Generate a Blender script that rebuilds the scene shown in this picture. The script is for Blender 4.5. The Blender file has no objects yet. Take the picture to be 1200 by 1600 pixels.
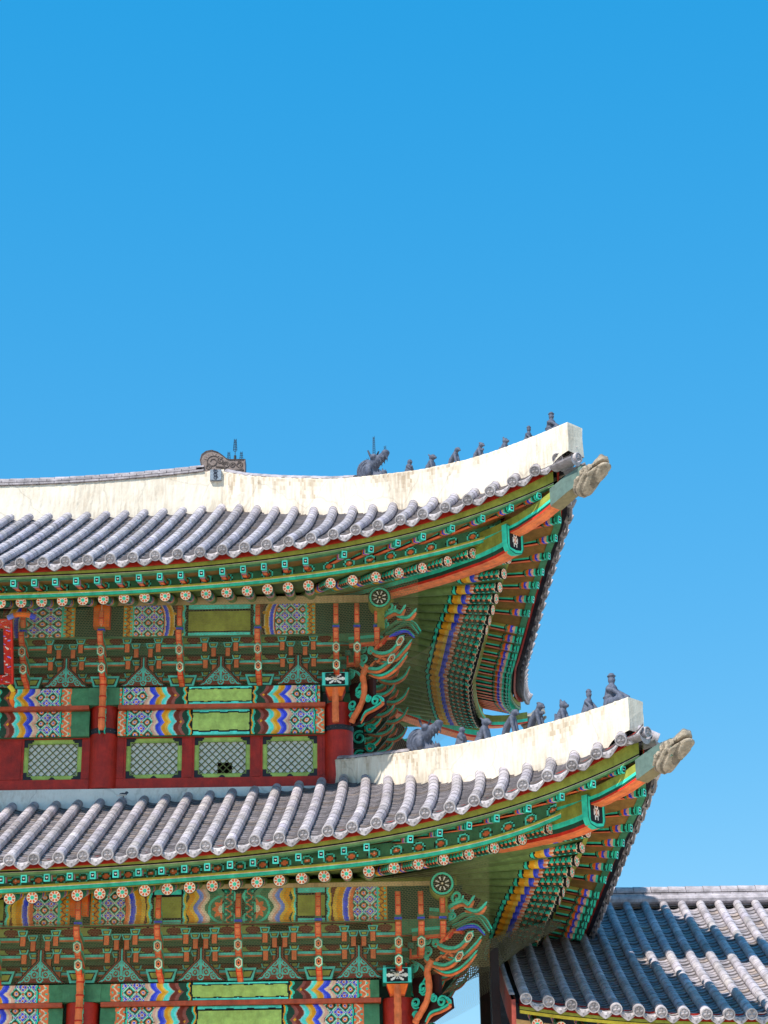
import bpy, math, random
import numpy as np
from mathutils import Vector, Matrix
random.seed(7); rng = np.random.default_rng(7)
SC = bpy.context.scene
COL = SC.collection
PI = math.pi

# ------------------------------------------------------------------ camera
F_PX, PITCH, ROLL, YAW = 3180.0, math.radians(22.7), math.radians(1.0), math.radians(0.5)
CAM = np.array([5.165, -36.643, 1.6])
fw = np.array([math.sin(YAW)*math.cos(PITCH), math.cos(YAW)*math.cos(PITCH), math.sin(PITCH)])
r0 = np.array([math.cos(YAW), -math.sin(YAW), 0.0]); u0 = np.cross(r0, fw)
cr = r0*math.cos(ROLL) - u0*math.sin(ROLL); cu = u0*math.cos(ROLL) + r0*math.sin(ROLL)
cam_d = bpy.data.cameras.new("camera"); cam = bpy.data.objects.new("camera", cam_d); COL.objects.link(cam)
cam_d.sensor_fit = 'HORIZONTAL'; cam_d.sensor_width = 36.0; cam_d.lens = 36.0*F_PX/1200.0
cam_d.clip_start = 0.5; cam_d.clip_end = 4000
M = Matrix.Identity(4)
for i in range(3):
    M[i][0], M[i][1], M[i][2], M[i][3] = cr[i], cu[i], -fw[i], CAM[i]
cam.matrix_world = M
SC.camera = cam

# ------------------------------------------------------------------ world, sun, exposure
SUN_TO = Vector((-0.47, -0.66, 1.0)).normalized()
world = bpy.data.worlds.new("World"); SC.world = world; world.use_nodes = True
wn = world.node_tree; wn.nodes.clear()
sky = wn.nodes.new('ShaderNodeTexSky'); sky.sky_type = 'NISHITA'; sky.sun_disc = False
sky.sun_elevation = math.asin(SUN_TO.z); sky.sun_rotation = math.atan2(SUN_TO.x, SUN_TO.y)
sky.air_density = 1.0; sky.dust_density = 0.0; sky.ozone_density = 1.6; sky.altitude = 300
hs = wn.nodes.new('ShaderNodeHueSaturation'); hs.inputs['Saturation'].default_value = 1.735; hs.inputs['Hue'].default_value = 0.497
hs.inputs['Value'].default_value = 1.9
bg = wn.nodes.new('ShaderNodeBackground'); bg.inputs['Strength'].default_value = 0.15
wo = wn.nodes.new('ShaderNodeOutputWorld')
ga = wn.nodes.new('ShaderNodeGamma'); ga.inputs['Gamma'].default_value = 0.29
h2 = wn.nodes.new('ShaderNodeHueSaturation'); h2.inputs['Saturation'].default_value = 1.98
wn.links.new(sky.outputs[0], ga.inputs['Color']); wn.links.new(ga.outputs[0], h2.inputs['Color']); wn.links.new(h2.outputs[0], hs.inputs['Color']); wn.links.new(hs.outputs[0], bg.inputs[0]); wn.links.new(bg.outputs[0], wo.inputs[0])
sun_d = bpy.data.lights.new("sun", 'SUN'); sun_d.energy = 3.0; sun_d.angle = math.radians(0.5); sun_d.color = (1.0, 0.93, 0.82)
sun = bpy.data.objects.new("sun", sun_d); COL.objects.link(sun)
sun.rotation_euler = SUN_TO.to_track_quat('Z', 'Y').to_euler(); sun.location = (-30, -40, 60)
SC.view_settings.view_transform = 'Standard'; SC.view_settings.look = 'None'
SC.view_settings.exposure = 1.05; SC.view_settings.gamma = 1.0
SC.cycles.max_bounces = 8; SC.cycles.diffuse_bounces = 5; SC.cycles.transparent_max_bounces = 12

# ------------------------------------------------------------------ colours (linear)
def srgb(r, g, b):
    f = lambda c: (c/255/12.92) if c <= 10 else ((c/255+0.055)/1.055)**2.4
    return np.array([f(r), f(g), f(b)])
BLACK = srgb(18, 18, 20); WHITE = srgb(236, 232, 224); CREAM = srgb(240, 222, 190)
GREEN = srgb(64, 118, 84); DGREEN = srgb(34, 72, 54); OLIVE = srgb(150, 156, 66); LGREEN = srgb(164, 192, 100)
TEAL = srgb(50, 190, 160); CYAN = srgb(80, 214, 198); DTEAL = srgb(28, 112, 92)
SALMON = srgb(240, 112, 66); ORANGE = srgb(236, 98, 28); RED = srgb(196, 40, 24); PINK = srgb(244, 164, 144)
DRED = srgb(172, 36, 20); BROWN = srgb(112, 46, 34); DBROWN = srgb(60, 26, 22)
BLUE = srgb(48, 66, 204); LBLUE = srgb(104, 128, 234); OCHRE = srgb(222, 146, 26); YELLOW = srgb(236, 190, 60)
for _n in ('GREEN', 'OLIVE', 'LGREEN', 'TEAL', 'CYAN', 'SALMON', 'ORANGE', 'RED', 'PINK', 'BLUE', 'LBLUE', 'OCHRE', 'YELLOW', 'BROWN'): globals()[_n] = np.clip(globals()[_n]*1.3, 0, .88)
BEIGE = srgb(222, 188, 138); WOOD = srgb(134, 100, 56)
TILE = srgb(174, 166, 172); TILEL = srgb(176, 168, 172); TILED = srgb(52, 52, 60)
CLAY = srgb(82, 88, 106)

# ------------------------------------------------------------------ materials
def mat_new(name):
    m = bpy.data.materials.new(name); m.use_nodes = True
    nt = m.node_tree; b = nt.nodes['Principled BSDF']; return m, nt, b
def mat_paint(name, rough=0.6, amt=0.25, scale=6.0, bump=0.0, bscale=60.0, spec=0.35, streak=0.0, tint=(0.55, 0.5, 0.42)):
    """colour comes from the 'paint' attribute (the pigment), broken up by noise wear"""
    m, nt, b = mat_new(name); N = nt.nodes.new; L = nt.links.new
    at = N('ShaderNodeAttribute'); at.attribute_name = 'paint'
    tc = N('ShaderNodeTexCoord')
    no = N('ShaderNodeTexNoise'); no.inputs['Scale'].default_value = scale; no.inputs['Detail'].default_value = 6; no.inputs['Roughness'].default_value = 0.65
    L(tc.outputs['Object'], no.inputs['Vector'])
    mr = N('ShaderNodeMapRange'); mr.inputs[1].default_value = 0.3; mr.inputs[2].default_value = 0.7
    mr.inputs[3].default_value = 1-amt; mr.inputs[4].default_value = 1+amt
    L(no.outputs['Fac'], mr.inputs[0])
    mx = N('ShaderNodeMix'); mx.data_type = 'RGBA'; mx.blend_type = 'MULTIPLY'; mx.inputs[0].default_value = 1
    L(at.outputs['Color'], mx.inputs[6]); L(mr.outputs[0], mx.inputs[7])
    out = mx.outputs[2]
    if streak:
        mp = N('ShaderNodeMapping'); mp.inputs['Scale'].default_value = (7, 7, 0.9); L(tc.outputs['Object'], mp.inputs[0])
        n2 = N('ShaderNodeTexNoise'); n2.inputs['Scale'].default_value = 2.2; n2.inputs['Detail'].default_value = 8; n2.inputs['Roughness'].default_value = 0.7
        L(mp.outputs[0], n2.inputs['Vector'])
        n3 = N('ShaderNodeTexNoise'); n3.inputs['Scale'].default_value = 0.9; n3.inputs['Detail'].default_value = 4
        L(tc.outputs['Object'], n3.inputs['Vector'])
        ad = N('ShaderNodeMath'); ad.operation = 'MULTIPLY'; L(n2.outputs['Fac'], ad.inputs[0]); L(n3.outputs['Fac'], ad.inputs[1])
        m3 = N('ShaderNodeMapRange'); m3.inputs[1].default_value = 0.215; m3.inputs[2].default_value = 0.40; m3.inputs[3].default_value = 0; m3.inputs[4].default_value = streak
        L(ad.outputs[0], m3.inputs[0])
        x2 = N('ShaderNodeMix'); x2.data_type = 'RGBA'; x2.blend_type = 'MULTIPLY'; L(m3.outputs[0], x2.inputs[0]); L(out, x2.inputs[6])
        x2.inputs[7].default_value = (*tint, 1); out = x2.outputs[2]
    L(out, b.inputs['Base Color']); b.inputs['Roughness'].default_value = rough
    b.inputs['Specular IOR Level'].default_value = spec
    if bump:
        n4 = N('ShaderNodeTexNoise'); n4.inputs['Scale'].default_value = bscale; n4.inputs['Detail'].default_value = 5
        L(tc.outputs['Object'], n4.inputs['Vector'])
        bp = N('ShaderNodeBump'); bp.inputs['Strength'].default_value = bump; bp.inputs['Distance'].default_value = 0.02
        L(n4.outputs['Fac'], bp.inputs['Height']); L(bp.outputs[0], b.inputs['Normal'])
    return m
M_PAINT = mat_paint("painted_timber", 0.58, 0.30, 6.0, 0.3, 40, 0.3, 0.5, (0.74, 0.66, 0.54))
M_TILE = mat_paint("clay_roof_tile", 0.72, 0.40, 5.5, 0.4, 50, 0.3, 0.6, (0.60, 0.57, 0.54))
M_PLASTER = mat_paint("lime_plaster", 0.85, 0.08, 2.0, 0.3, 18, 0.2, 0.55, (0.46, 0.36, 0.28))
# hairline cracks in the plaster
nt = M_PLASTER.node_tree; b = nt.nodes['Principled BSDF']; N = nt.nodes.new; L = nt.links.new
tcx = N('ShaderNodeTexCoord'); nzx = N('ShaderNodeTexNoise'); nzx.inputs['Scale'].default_value = 2.5; nzx.inputs['Detail'].default_value = 5
L(tcx.outputs['Object'], nzx.inputs['Vector'])
mxv = N('ShaderNodeMix'); mxv.data_type = 'RGBA'; mxv.inputs[0].default_value = 0.22; L(tcx.outputs['Object'], mxv.inputs[6]); L(nzx.outputs['Color'], mxv.inputs[7])
vo = N('ShaderNodeTexVoronoi'); vo.feature = 'DISTANCE_TO_EDGE'; vo.inputs['Scale'].default_value = 0.85; L(mxv.outputs[2], vo.inputs['Vector'])
mrx = N('ShaderNodeMapRange'); mrx.inputs[1].default_value = 0.003; mrx.inputs[2].default_value = 0.012; mrx.inputs[3].default_value = 0.45; mrx.inputs[4].default_value = 1.0; L(vo.outputs['Distance'], mrx.inputs[0])
src = b.inputs['Base Color'].links[0].from_socket; mxc = N('ShaderNodeMix'); mxc.data_type = 'RGBA'; mxc.blend_type = 'MULTIPLY'; mxc.inputs[0].default_value = 0.32
L(src, mxc.inputs[6]); L(mrx.outputs[0], mxc.inputs[7]); L(mxc.outputs[2], b.inputs['Base Color'])
M_CLAY = mat_paint("grey_fired_clay", 0.6, 0.35, 14.0, 0.5, 60, 0.35)
M_STONE = mat_paint("weathered_cap_clay", 0.75, 0.4, 12.0, 0.9, 28, 0.25)
M_METAL = mat_paint("black_iron", 0.5, 0.2, 10.0)
M_REDWOOD = mat_paint("red_painted_timber", 0.5, 0.32, 5.0, 0.4, 30, 0.4, 0.6, (0.55, 0.42, 0.42))
M_PAPER = mat_paint("window_paper", 0.8, 0.05, 4.0)
M_BARK = mat_paint("bark", 0.85, 0.3, 8.0, 0.4, 30)
# courtyard granite
m, nt, b = mat_new("granite_paving"); M_GROUND = m
br = nt.nodes.new('ShaderNodeTexBrick'); tcg = nt.nodes.new('ShaderNodeTexCoord')
br.inputs['Color1'].default_value = (0.66, 0.58, 0.46, 1); br.inputs['Color2'].default_value = (0.60, 0.53, 0.42, 1); br.inputs['Mortar'].default_value = (0.16, 0.14, 0.12, 1)
br.inputs['Scale'].default_value = 1.0; br.inputs['Brick Width'].default_value = 1.2; br.inputs['Row Height'].default_value = 0.7; br.inputs['Mortar Size'].default_value = 0.012
nt.links.new(tcg.outputs['Object'], br.inputs['Vector']); nt.links.new(br.outputs['Color'], b.inputs['Base Color']); b.inputs['Roughness'].default_value = 0.85
# net: fine hexagonal-looking mesh of thin cord
m, nt, b = mat_new("bird_net_cord"); M_NET = m
uvn = nt.nodes.new('ShaderNodeUVMap'); uvn.uv_map = 'UVMap'
br = nt.nodes.new('ShaderNodeTexBrick'); br.offset = 0.5
br.inputs['Scale'].default_value = 1.0; br.inputs['Brick Width'].default_value = 0.055; br.inputs['Row Height'].default_value = 0.04; br.inputs['Mortar Size'].default_value = 0.0021; br.inputs['Mortar Smooth'].default_value = 0.2
nt.links.new(uvn.outputs[0], br.inputs['Vector'])
tr = nt.nodes.new('ShaderNodeBsdfTransparent'); mx = nt.nodes.new('ShaderNodeMixShader')
b.inputs['Base Color'].default_value = (0.26, 0.23, 0.10, 1); b.inputs['Roughness'].default_value = 0.7
nt.links.new(br.outputs['Fac'], mx.inputs[0]); nt.links.new(tr.outputs[0], mx.inputs[1]); nt.links.new(b.outputs[0], mx.inputs[2])
nt.links.new(mx.outputs[0], nt.nodes['Material Output'].inputs['Surface'])

M_NET2 = M_NET.copy(); M_NET2.name = 'slack_net_cord'
for n_ in M_NET2.node_tree.nodes:
    if n_.type == 'TEX_BRICK': n_.inputs['Mortar Size'].default_value = 0.0075
    if n_.type == 'BSDF_PRINCIPLED': n_.inputs['Base Color'].default_value = (0.10, 0.085, 0.04, 1)
# ------------------------------------------------------------------ mesh builder
class MB:
    def __init__(s): s.v = []; s.f = []; s.c = []; s.n = 0
    def add(s, V, Fs, Cs):
        V = np.asarray(V, float).reshape(-1, 3); s.v.append(V)
        off = s.n; s.n += len(V)
        for i, f in enumerate(Fs): s.f.append(tuple(int(k)+off for k in f))
        Cs = np.asarray(Cs, float)
        if Cs.ndim == 1: Cs = np.repeat(Cs[None], len(Fs), 0)
        s.c.append(Cs)
    def grid(s, P, C, flip=False):
        P = np.asarray(P, float); m, n = P.shape[:2]
        idx = np.arange(m*n).reshape(m, n)
        q = np.stack([idx[:-1, :-1], idx[1:, :-1], idx[1:, 1:], idx[:-1, 1:]], -1).reshape(-1, 4)
        if flip: q = q[:, ::-1]
        C = np.asarray(C, float)
        if C.ndim == 3: C = C.reshape(-1, 3)
        s.add(P, q, C)
    def poly(s, P, c): s.add(P, [range(len(P))], c)
    def build(s, name, mat, parent=None, smooth=False, T=None):
        me = bpy.data.meshes.new(name)
        V = np.concatenate(s.v) if s.v else np.zeros((0, 3))
        if T is not None:
            T = np.asarray(T); V = V @ T[:3, :3].T + T[:3, 3]
        me.from_pydata(V.tolist(), [], s.f)
        C = np.concatenate(s.c) if s.c else np.zeros((0, 3))
        tot = np.array([len(f) for f in s.f], int)
        cc = np.ones((int(tot.sum()), 4), np.float32); cc[:, :3] = np.repeat(C, tot, 0)
        a = me.color_attributes.new('paint', 'FLOAT_COLOR', 'CORNER'); a.data.foreach_set('color', cc.ravel())
        me.materials.append(mat)
        if smooth: me.polygons.foreach_set('use_smooth', [True]*len(me.polygons))
        me.update()
        o = bpy.data.objects.new(name, me); COL.objects.link(o)
        if parent is not None:
            o.parent = parent
            o.matrix_parent_inverse = world_of(parent).inverted()
        return o
def basis(o): return Matrix.LocRotScale(o.location, o.rotation_euler, o.scale)
def world_of(o):
    m = basis(o)
    while o.parent is not None:
        m = o.matrix_parent_inverse @ m; o = o.parent; m = basis(o) @ m
    return m
def tag(o, label=None, cat=None, group=None, kind=None):
    if label: o['label'] = label
    if cat: o['category'] = cat
    if group: o['group'] = group
    if kind: o['kind'] = kind
    return o
def thing(name, label, cat, loc=(0, 0, 0), rotz=0, group=None):
    o = bpy.data.objects.new(name, None); COL.objects.link(o); o.empty_display_size = 0.3
    o.location = loc; o.rotation_euler = (0, 0, rotz)
    return tag(o, label, cat, group)
def empty_part(name, parent, label=None):
    o = bpy.data.objects.new(name, None); COL.objects.link(o); o.parent = parent
    o.matrix_parent_inverse = world_of(parent).inverted()
    if label: o['label'] = label
    return o
def copy_part(o, parent, T=None):
    """copy one part and its children; T = placement of the copy in world space"""
    c = o.copy(); COL.objects.link(c); c.parent = parent
    c.matrix_parent_inverse = world_of(parent).inverted()
    if T is not None: c.matrix_basis = T
    for ch in o.children:
        d = ch.copy(); COL.objects.link(d); d.parent = c
    return c

def box(mb, c, size, col, R=None, bevel=0):
    h = np.array(size)/2
    V = np.array([[sx, sy, sz] for sx in (-1, 1) for sy in (-1, 1) for sz in (-1, 1)])*h
    if R is not None: V = V @ np.asarray(R).T
    V = V+np.asarray(c)
    Fs = [(0, 1, 3, 2), (4, 6, 7, 5), (0, 4, 5, 1), (2, 3, 7, 6), (0, 2, 6, 4), (1, 5, 7, 3)]
    mb.add(V, Fs, col)
def frames(path, up=(0, 0, 1)):
    path = np.asarray(path, float); t = np.gradient(path, axis=0); t /= np.linalg.norm(t, axis=1, keepdims=True)+1e-9
    up = np.asarray(up, float)
    sd = np.cross(t, up); nn = np.linalg.norm(sd, axis=1, keepdims=True)
    bad = nn[:, 0] < 1e-3; sd[bad] = [1, 0, 0]; nn[bad] = 1; sd /= nn
    u = np.cross(sd, t); return t, sd, u
def sweep(mb, path, prof, cols, up=(0, 0, 1), scale=None, cap=True, closed=True):
    """prof (k,2) in (side, up); cols one colour, (k,3) per profile side or (n-1,k,3)"""
    path = np.asarray(path, float); t, sd, u = frames(path, up); n = len(path); prof = np.asarray(prof, float); k = len(prof)
    sc = np.ones(n) if scale is None else np.asarray(scale, float)
    P = path[:, None]+sd[:, None]*(prof[None, :, :1]*sc[:, None, None])+u[:, None]*(prof[None, :, 1:]*sc[:, None, None])
    kk = k if closed else k-1
    Fs = []; Cs = []; cols = np.asarray(cols, float)
    for i in range(n-1):
        for j in range(kk):
            j2 = (j+1) % k
            Fs.append((i*k+j, i*k+j2, (i+1)*k+j2, (i+1)*k+j))
            Cs.append(cols if cols.ndim == 1 else (cols[j] if cols.ndim == 2 else cols[i, j]))
    if cap and closed:
        c0 = cols if cols.ndim == 1 else cols.reshape(-1, 3)[0]
        Fs.append(tuple(range(k))[::-1]); Cs.append(c0); Fs.append(tuple((n-1)*k+j for j in range(k))); Cs.append(c0)
    mb.add(P, Fs, np.array(Cs))
def circ(k, r=1.0): return np.array([[math.cos(2*PI*i/k)*r, math.sin(2*PI*i/k)*r] for i in range(k)])
def tube(mb, path, r, col, k=7, scale=None, up=(0, 0, 1)): sweep(mb, path, circ(k, r), col, up, scale)
def bez(pts, n=14):
    """Catmull-Rom through points"""
    p = np.asarray(pts, float); p = np.vstack([2*p[0]-p[1], p, 2*p[-1]-p[-2]]); out = []
    for i in range(1, len(p)-2):
        for t in np.linspace(0, 1, n, endpoint=False):
            a, b_, c, d = p[i-1], p[i], p[i+1], p[i+2]
            out.append(0.5*((2*b_)+(-a+c)*t+(2*a-5*b_+4*c-d)*t*t+(-a+3*b_-3*c+d)*t**3))
    out.append(p[-2]); return np.array(out)
def panel(mb, o, ux, uy, w, h, fn, cell=0.014, warp=None):
    """painted rectangle: fn(x,y) in metres gives the pigment of each small face"""
    nx, ny = max(1, int(round(w/cell))), max(1, int(round(h/cell)))
    xs = np.linspace(0, w, nx+1); ys = np.linspace(0, h, ny+1)
    X, Y = np.meshgrid(xs, ys, indexing='ij')
    P = np.asarray(o, float)+X[..., None]*np.asarray(ux, float)+Y[..., None]*np.asarray(uy, float)
    if warp is not None: P = P+warp(X, Y)
    xc, yc = np.meshgrid((xs[:-1]+xs[1:])/2, (ys[:-1]+ys[1:])/2, indexing='ij')
    mb.grid(P, fn(xc, yc))
def disc(mb, c, ax, ay, r, fn, nr=9, nt=24):
    """painted disc: fn(rho 0..1, theta)"""
    rs = np.linspace(0, 1, nr+1); ts = np.linspace(0, 2*PI, nt+1)
    Rr, T = np.meshgrid(rs, ts, indexing='ij')
    P = np.asarray(c, float)+r*Rr[..., None]*(np.cos(T)[..., None]*np.asarray(ax)+np.sin(T)[..., None]*np.asarray(ay))
    rc, tc = np.meshgrid((rs[:-1]+rs[1:])/2, (ts[:-1]+ts[1:])/2, indexing='ij')
    mb.grid(P, fn(rc, tc))
def bands(x, edges, cols, shade=True):
    out = np.empty(x.shape+(3,)); out[:] = cols[-1]
    for i in range(len(edges)-1, -1, -1):
        m = x < edges[i]; out[m] = cols[i]
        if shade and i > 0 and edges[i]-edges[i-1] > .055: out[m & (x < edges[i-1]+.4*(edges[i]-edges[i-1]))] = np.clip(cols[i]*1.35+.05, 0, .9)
    return out

# ------------------------------------------------------------------ painted patterns (pigment only)
def rosette(r, t):
    out = np.empty(r.shape+(3,)); out[:] = srgb(238, 132, 84)
    a = np.abs(((t/(2*PI)*8) % 1)-0.5)*2
    out[(r > 0.42) & (a > 0.70)] = WHITE
    out[(r > 0.55) & (r < 0.75) & (a < 0.3)] = RED
    out[(r > 0.76)] = CREAM
    out[(r > 0.70) & (a > 0.84)] = DGREEN
    out[r > 0.90] = BLACK
    out[(r < 0.42)] = WHITE
    out[r < 0.34] = TEAL
    return out
def big_flower(r, t):
    out = np.empty(r.shape+(3,)); out[:] = BLACK
    a = np.abs(((t/(2*PI)*8) % 1)-0.5)*2
    lim = np.where(np.abs(np.sin(4*t/2)) > .9, .62, .58)
    out[(r < lim) & (r > 0.14) & (a < 0.06+.66*(r-.1))] = WHITE
    out[(r < 0.62) & (r > 0.46) & (a < 0.10)] = BLACK
    out[r < 0.09] = CREAM
    out[r > 0.72] = TEAL
    out[(r > 0.94)] = DGREEN
    return out
def sq_end(x, y):   # -1..1
    q = np.maximum(np.abs(x), np.abs(y)); out = np.empty(x.shape+(3,)); out[:] = BLACK
    rr = np.hypot(x, y); t = np.arctan2(y, x); a = np.cos(5*(t-PI/2))
    out[rr < 0.3+0.16*a] = WHITE
    out[rr < 0.1] = BLACK
    out[q > 0.58] = CYAN
    out[q > 0.9] = DTEAL
    return out
def scroll(s, w, p=0.11, q=0.1):
    out = np.empty(s.shape+(3,)); out[:] = DGREEN
    row = np.floor(w/q); d = np.hypot((s+row*p/2) % p-p/2, (w % q)-q*0.35)
    out[d < 0.052] = TEAL; out[d < 0.036] = BLACK; out[d < 0.030] = DTEAL; out[d < 0.018] = SALMON
    return out
def lotus(x, y, c=0.24, bgc=DGREEN):
    """quilt of blue, pink and white rosettes on a teal lattice"""
    out = np.empty(x.shape+(3,)); out[:] = bgc
    u = (x/c) % 1-0.5; v = (y/c) % 1-0.5
    a = np.abs(np.abs(u)+np.abs(v)-0.5)
    out[a < 0.11] = TEAL; out[a < 0.035] = WHITE
    r = np.hypot(u, v); th = np.arctan2(v, u)
    lob = 0.30+0.06*np.cos(4*th)
    out[r < lob] = PINK; out[r < lob-0.06] = BLUE; out[r < 0.17] = LBLUE; out[r < 0.12] = WHITE; out[r < 0.07] = RED
    u2 = ((x/c)+0.5) % 1-0.5; v2 = ((y/c)+0.5) % 1-0.5; r2 = np.hypot(u2, v2)
    out[r2 < 0.2] = SALMON; out[r2 < 0.13] = CREAM; out[r2 < 0.07] = BLUE
    u3 = u2; v3 = v; r3 = np.abs(u3)+np.abs(v3); out[r3 < 0.13] = BLUE; out[r3 < 0.07] = CREAM
    r4 = np.abs(u)+np.abs(v2); out[r4 < 0.12] = RED; out[r4 < 0.06] = OCHRE
    return out
def vine(x, y, bgc=OCHRE, fg=BROWN, p=0.16, h=0.06):
    out = np.empty(x.shape+(3,)); out[:] = bgc
    d = np.abs(y-h*np.sin(x/p*2*PI)); out[d < 0.018] = fg
    d2 = np.hypot((x % (p/2))-p/4, np.abs(y)-0.055); out[d2 < 0.02] = TEAL
    return out
def lined(out, mask, lw=0):
    out[mask] = BLACK; return out
def beam_paint(L, h, half=0.55, chevron=False):
    """long beam: plain green middle, striped wave bands, lotus quilt towards both ends"""
    ph_ = rng.uniform(0, 6, 4)
    def fn(x, y):
        x = x+.007*np.sin(y*21+ph_[0])+.006*np.sin(x*9+ph_[1]); y = y+.006*np.sin(x*17+ph_[2])
        m = np.abs(x-L/2); yy = y/h
        sc = (np.abs(np.sin(yy*PI*2.0))*0.07) if not chevron else (np.abs(yy-0.5)*0.22+.03*np.abs(np.sin(yy*PI*2)))
        k = m-sc
        k0 = m+0.02*np.sin(yy*PI*4)
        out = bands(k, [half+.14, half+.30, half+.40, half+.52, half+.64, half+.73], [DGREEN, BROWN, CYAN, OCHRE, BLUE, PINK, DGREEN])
        e = np.array([half+.30, half+.40, half+.52, half+.64, half+.73])
        for q in e: out[np.abs(k-q) < 0.006] = CREAM*.7
        g = out.copy(); z1 = half+.74
        lo = lotus(m-z1-0.12, y-h/2+0.12*0, 0.24)
        sel = k > z1; g[sel] = lo[sel]
        z2 = half+1.22
        sel = m > z2
        v = vine(y, m-z2-.12, SALMON, CREAM, 0.2, 0.045); g[sel] = v[sel]
        g[(m > z2) & (m < z2+0.03)] = TEAL; g[(m > z2+.03) & (m < z2+.045)] = BLACK
        g[(m > z2+.22)] = GREEN
        # wavy green/ochre/teal fringe next to the middle
        g[(k0 < half+.13)] = DGREEN; g[(k0 < half+.085)] = TEAL; g[(k0 < half+.05)] = OCHRE; g[(k0 < half+.02)] = BLACK
        mid = m < half-0.0
        g[mid] = LGREEN*0.92
        g[mid & ((yy > 0.9) | (yy < 0.1))] = CYAN
        g[mid & (((yy > 0.84) & (yy < 0.9)) | ((yy < 0.16) & (yy > 0.1)))] = BLACK
        g[np.abs(m-half) < 0.012] = BLACK
        # diamonds on the brown field
        g[(np.abs(m-half-.22)+np.abs(yy-0.5)*h) < 0.03] = OCHRE
        return g
    return fn
def frieze_upper(X, y, h):
    m = np.abs(X-2.29); yy = y/h
    arc = 0.13*np.sqrt(np.clip(1-((yy-0.42)/0.62)**2, 0, 1))
    k = m+arc
    out = np.empty(X.shape+(3,)); out[:] = GREEN
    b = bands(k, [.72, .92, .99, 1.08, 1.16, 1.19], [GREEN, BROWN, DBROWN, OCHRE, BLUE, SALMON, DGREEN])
    out[:] = b
    k2 = m+arc
    for q in (.99, 1.08, 1.16): out[np.abs(k2-q-.0) < .008] = CREAM
    lo = lotus(m-1.37, y-0.27, 0.23); sel = (k > 1.2); out[sel] = lo[sel]
    sel = m > 1.66; v = vine(y, m-1.75, OCHRE*0.8, BROWN, 0.15, 0.04); out[sel] = v[sel]
    out[(np.abs(m-1.66) < .015)] = TEAL
    out[m > 1.84] = DGREEN
    out[(m < .80)] = DGREEN
    kw = m+0.015*np.sin(yy*PI*5); out[(kw > .66) & (kw < .70)] = CYAN; out[(kw > .70) & (kw < .73)] = YELLOW; out[(kw > .73) & (kw < .745)] = BLACK
    mid = m < .62; out[mid] = OLIVE*0.8
    out[mid & (yy > .86)] = CYAN; out[mid & (yy > .78) & (yy < .86)] = BLACK
    out[mid & (yy < .1)] = CYAN; out[mid & (yy > .1) & (yy < .15)] = BLACK
    out[(m > .6) & (m < .64)] = BLACK
    d = np.hypot(m-.86, (y*1.0 % .3)-.15); out[d < .03] = OCHRE
    return out
def frieze_lower(X, y, h):
    m = np.abs(X-2.8); yy = y/h
    w = 0.05*np.sin(yy*PI*3+0.5)
    k = m+w
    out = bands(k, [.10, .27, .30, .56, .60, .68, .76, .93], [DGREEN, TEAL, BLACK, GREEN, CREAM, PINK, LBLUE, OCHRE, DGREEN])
    v = vine(y, m-.18, DTEAL, SALMON, .2, .05); s = (m > .1) & (m < .27); out[s] = v[s]
    d = np.hypot(m-.30, y-.24); a = np.arctan2(y-.24, m-.3)
    out[(d < .25) & (m > .30)] = TEAL; out[(d < .21) & (m > .3)] = GREEN; out[(d < .15+.03*np.cos(8*a)) & (m > .3)] = SALMON; out[(d < .07) & (m > .3)] = CREAM
    kw = m+0.015*np.sin(yy*PI*5)
    out[(kw > .93) & (kw < .97)] = YELLOW; out[(kw > .97) & (kw < 1.0)] = CYAN
    s = (m > 1.02) & (m < 1.52); out[s] = OLIVE*.85
    out[s & (yy > .86)] = CYAN; out[s & (yy > .78) & (yy < .86)] = BLACK; out[s & (yy < .1)] = CYAN; out[s & (yy > .1) & (yy < .16)] = BLACK
    out[((m > 1.0) & (m < 1.03)) | ((m > 1.51) & (m < 1.54))] = BLACK
    out[(kw > 1.55) & (kw < 1.59)] = CYAN; out[(kw > 1.59) & (kw < 1.63)] = YELLOW
    arc = 0.13*np.sqrt(np.clip(1-((yy-0.42)/0.62)**2, 0, 1)); k = m+arc
    s = m > 1.63; b = bands(k, [1.78, 1.95, 2.05, 2.13, 2.16], [BROWN, OCHRE, BLUE, SALMON, DGREEN, DGREEN]); out[s] = b[s]
    for q in (1.95, 2.05): out[s & (np.abs(k-q) < .008)] = CREAM
    lo = lotus(m-2.2, y-.27, .22); s = k > 2.14; out[s] = lo[s]
    v = vine(y, m-2.52, OCHRE*.8, BROWN, .15, .04); s = m > 2.44; out[s] = v[s]; out[np.abs(m-2.44) < .015] = TEAL
    out[m > 2.62] = DGREEN
    return out
def fan_panel(x, y):   # bell shaped flower board between the clusters, x centred, y up
    out = np.empty(x.shape+(3,)); out[:] = BROWN*1.15
    ax = np.abs(x); L_ = CYAN*.75
    for (cx, cy, r) in ((.10, .14, .055), (.23, .075, .05), (.09, .29, .05), (.05, .43, .035), (.0, .06, .05), (.19, .20, .04), (.33, .05, .03)):
        d = np.hypot(ax-cx, y-cy); out[np.abs(d-r) < .0125] = L_; out[d < r*.35] = TEAL
    out[(np.abs(ax-.012) < .012) & (y > .12) & (y < .5)] = L_
    out[np.hypot(ax/.8, y-.53) < .05] = L_; out[np.hypot(ax/.8, y-.53) < .03] = DGREEN
    return out
# ------------------------------------------------------------------ setting: courtyard
mbg = MB(); S = 900.0
mbg.add([[-S, -S, 0], [S, -S, 0], [S, S, 0], [-S, S, 0]], [(0, 1, 2, 3)], BEIGE)
tag(mbg.build("courtyard", M_GROUND), kind='structure')

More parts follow.
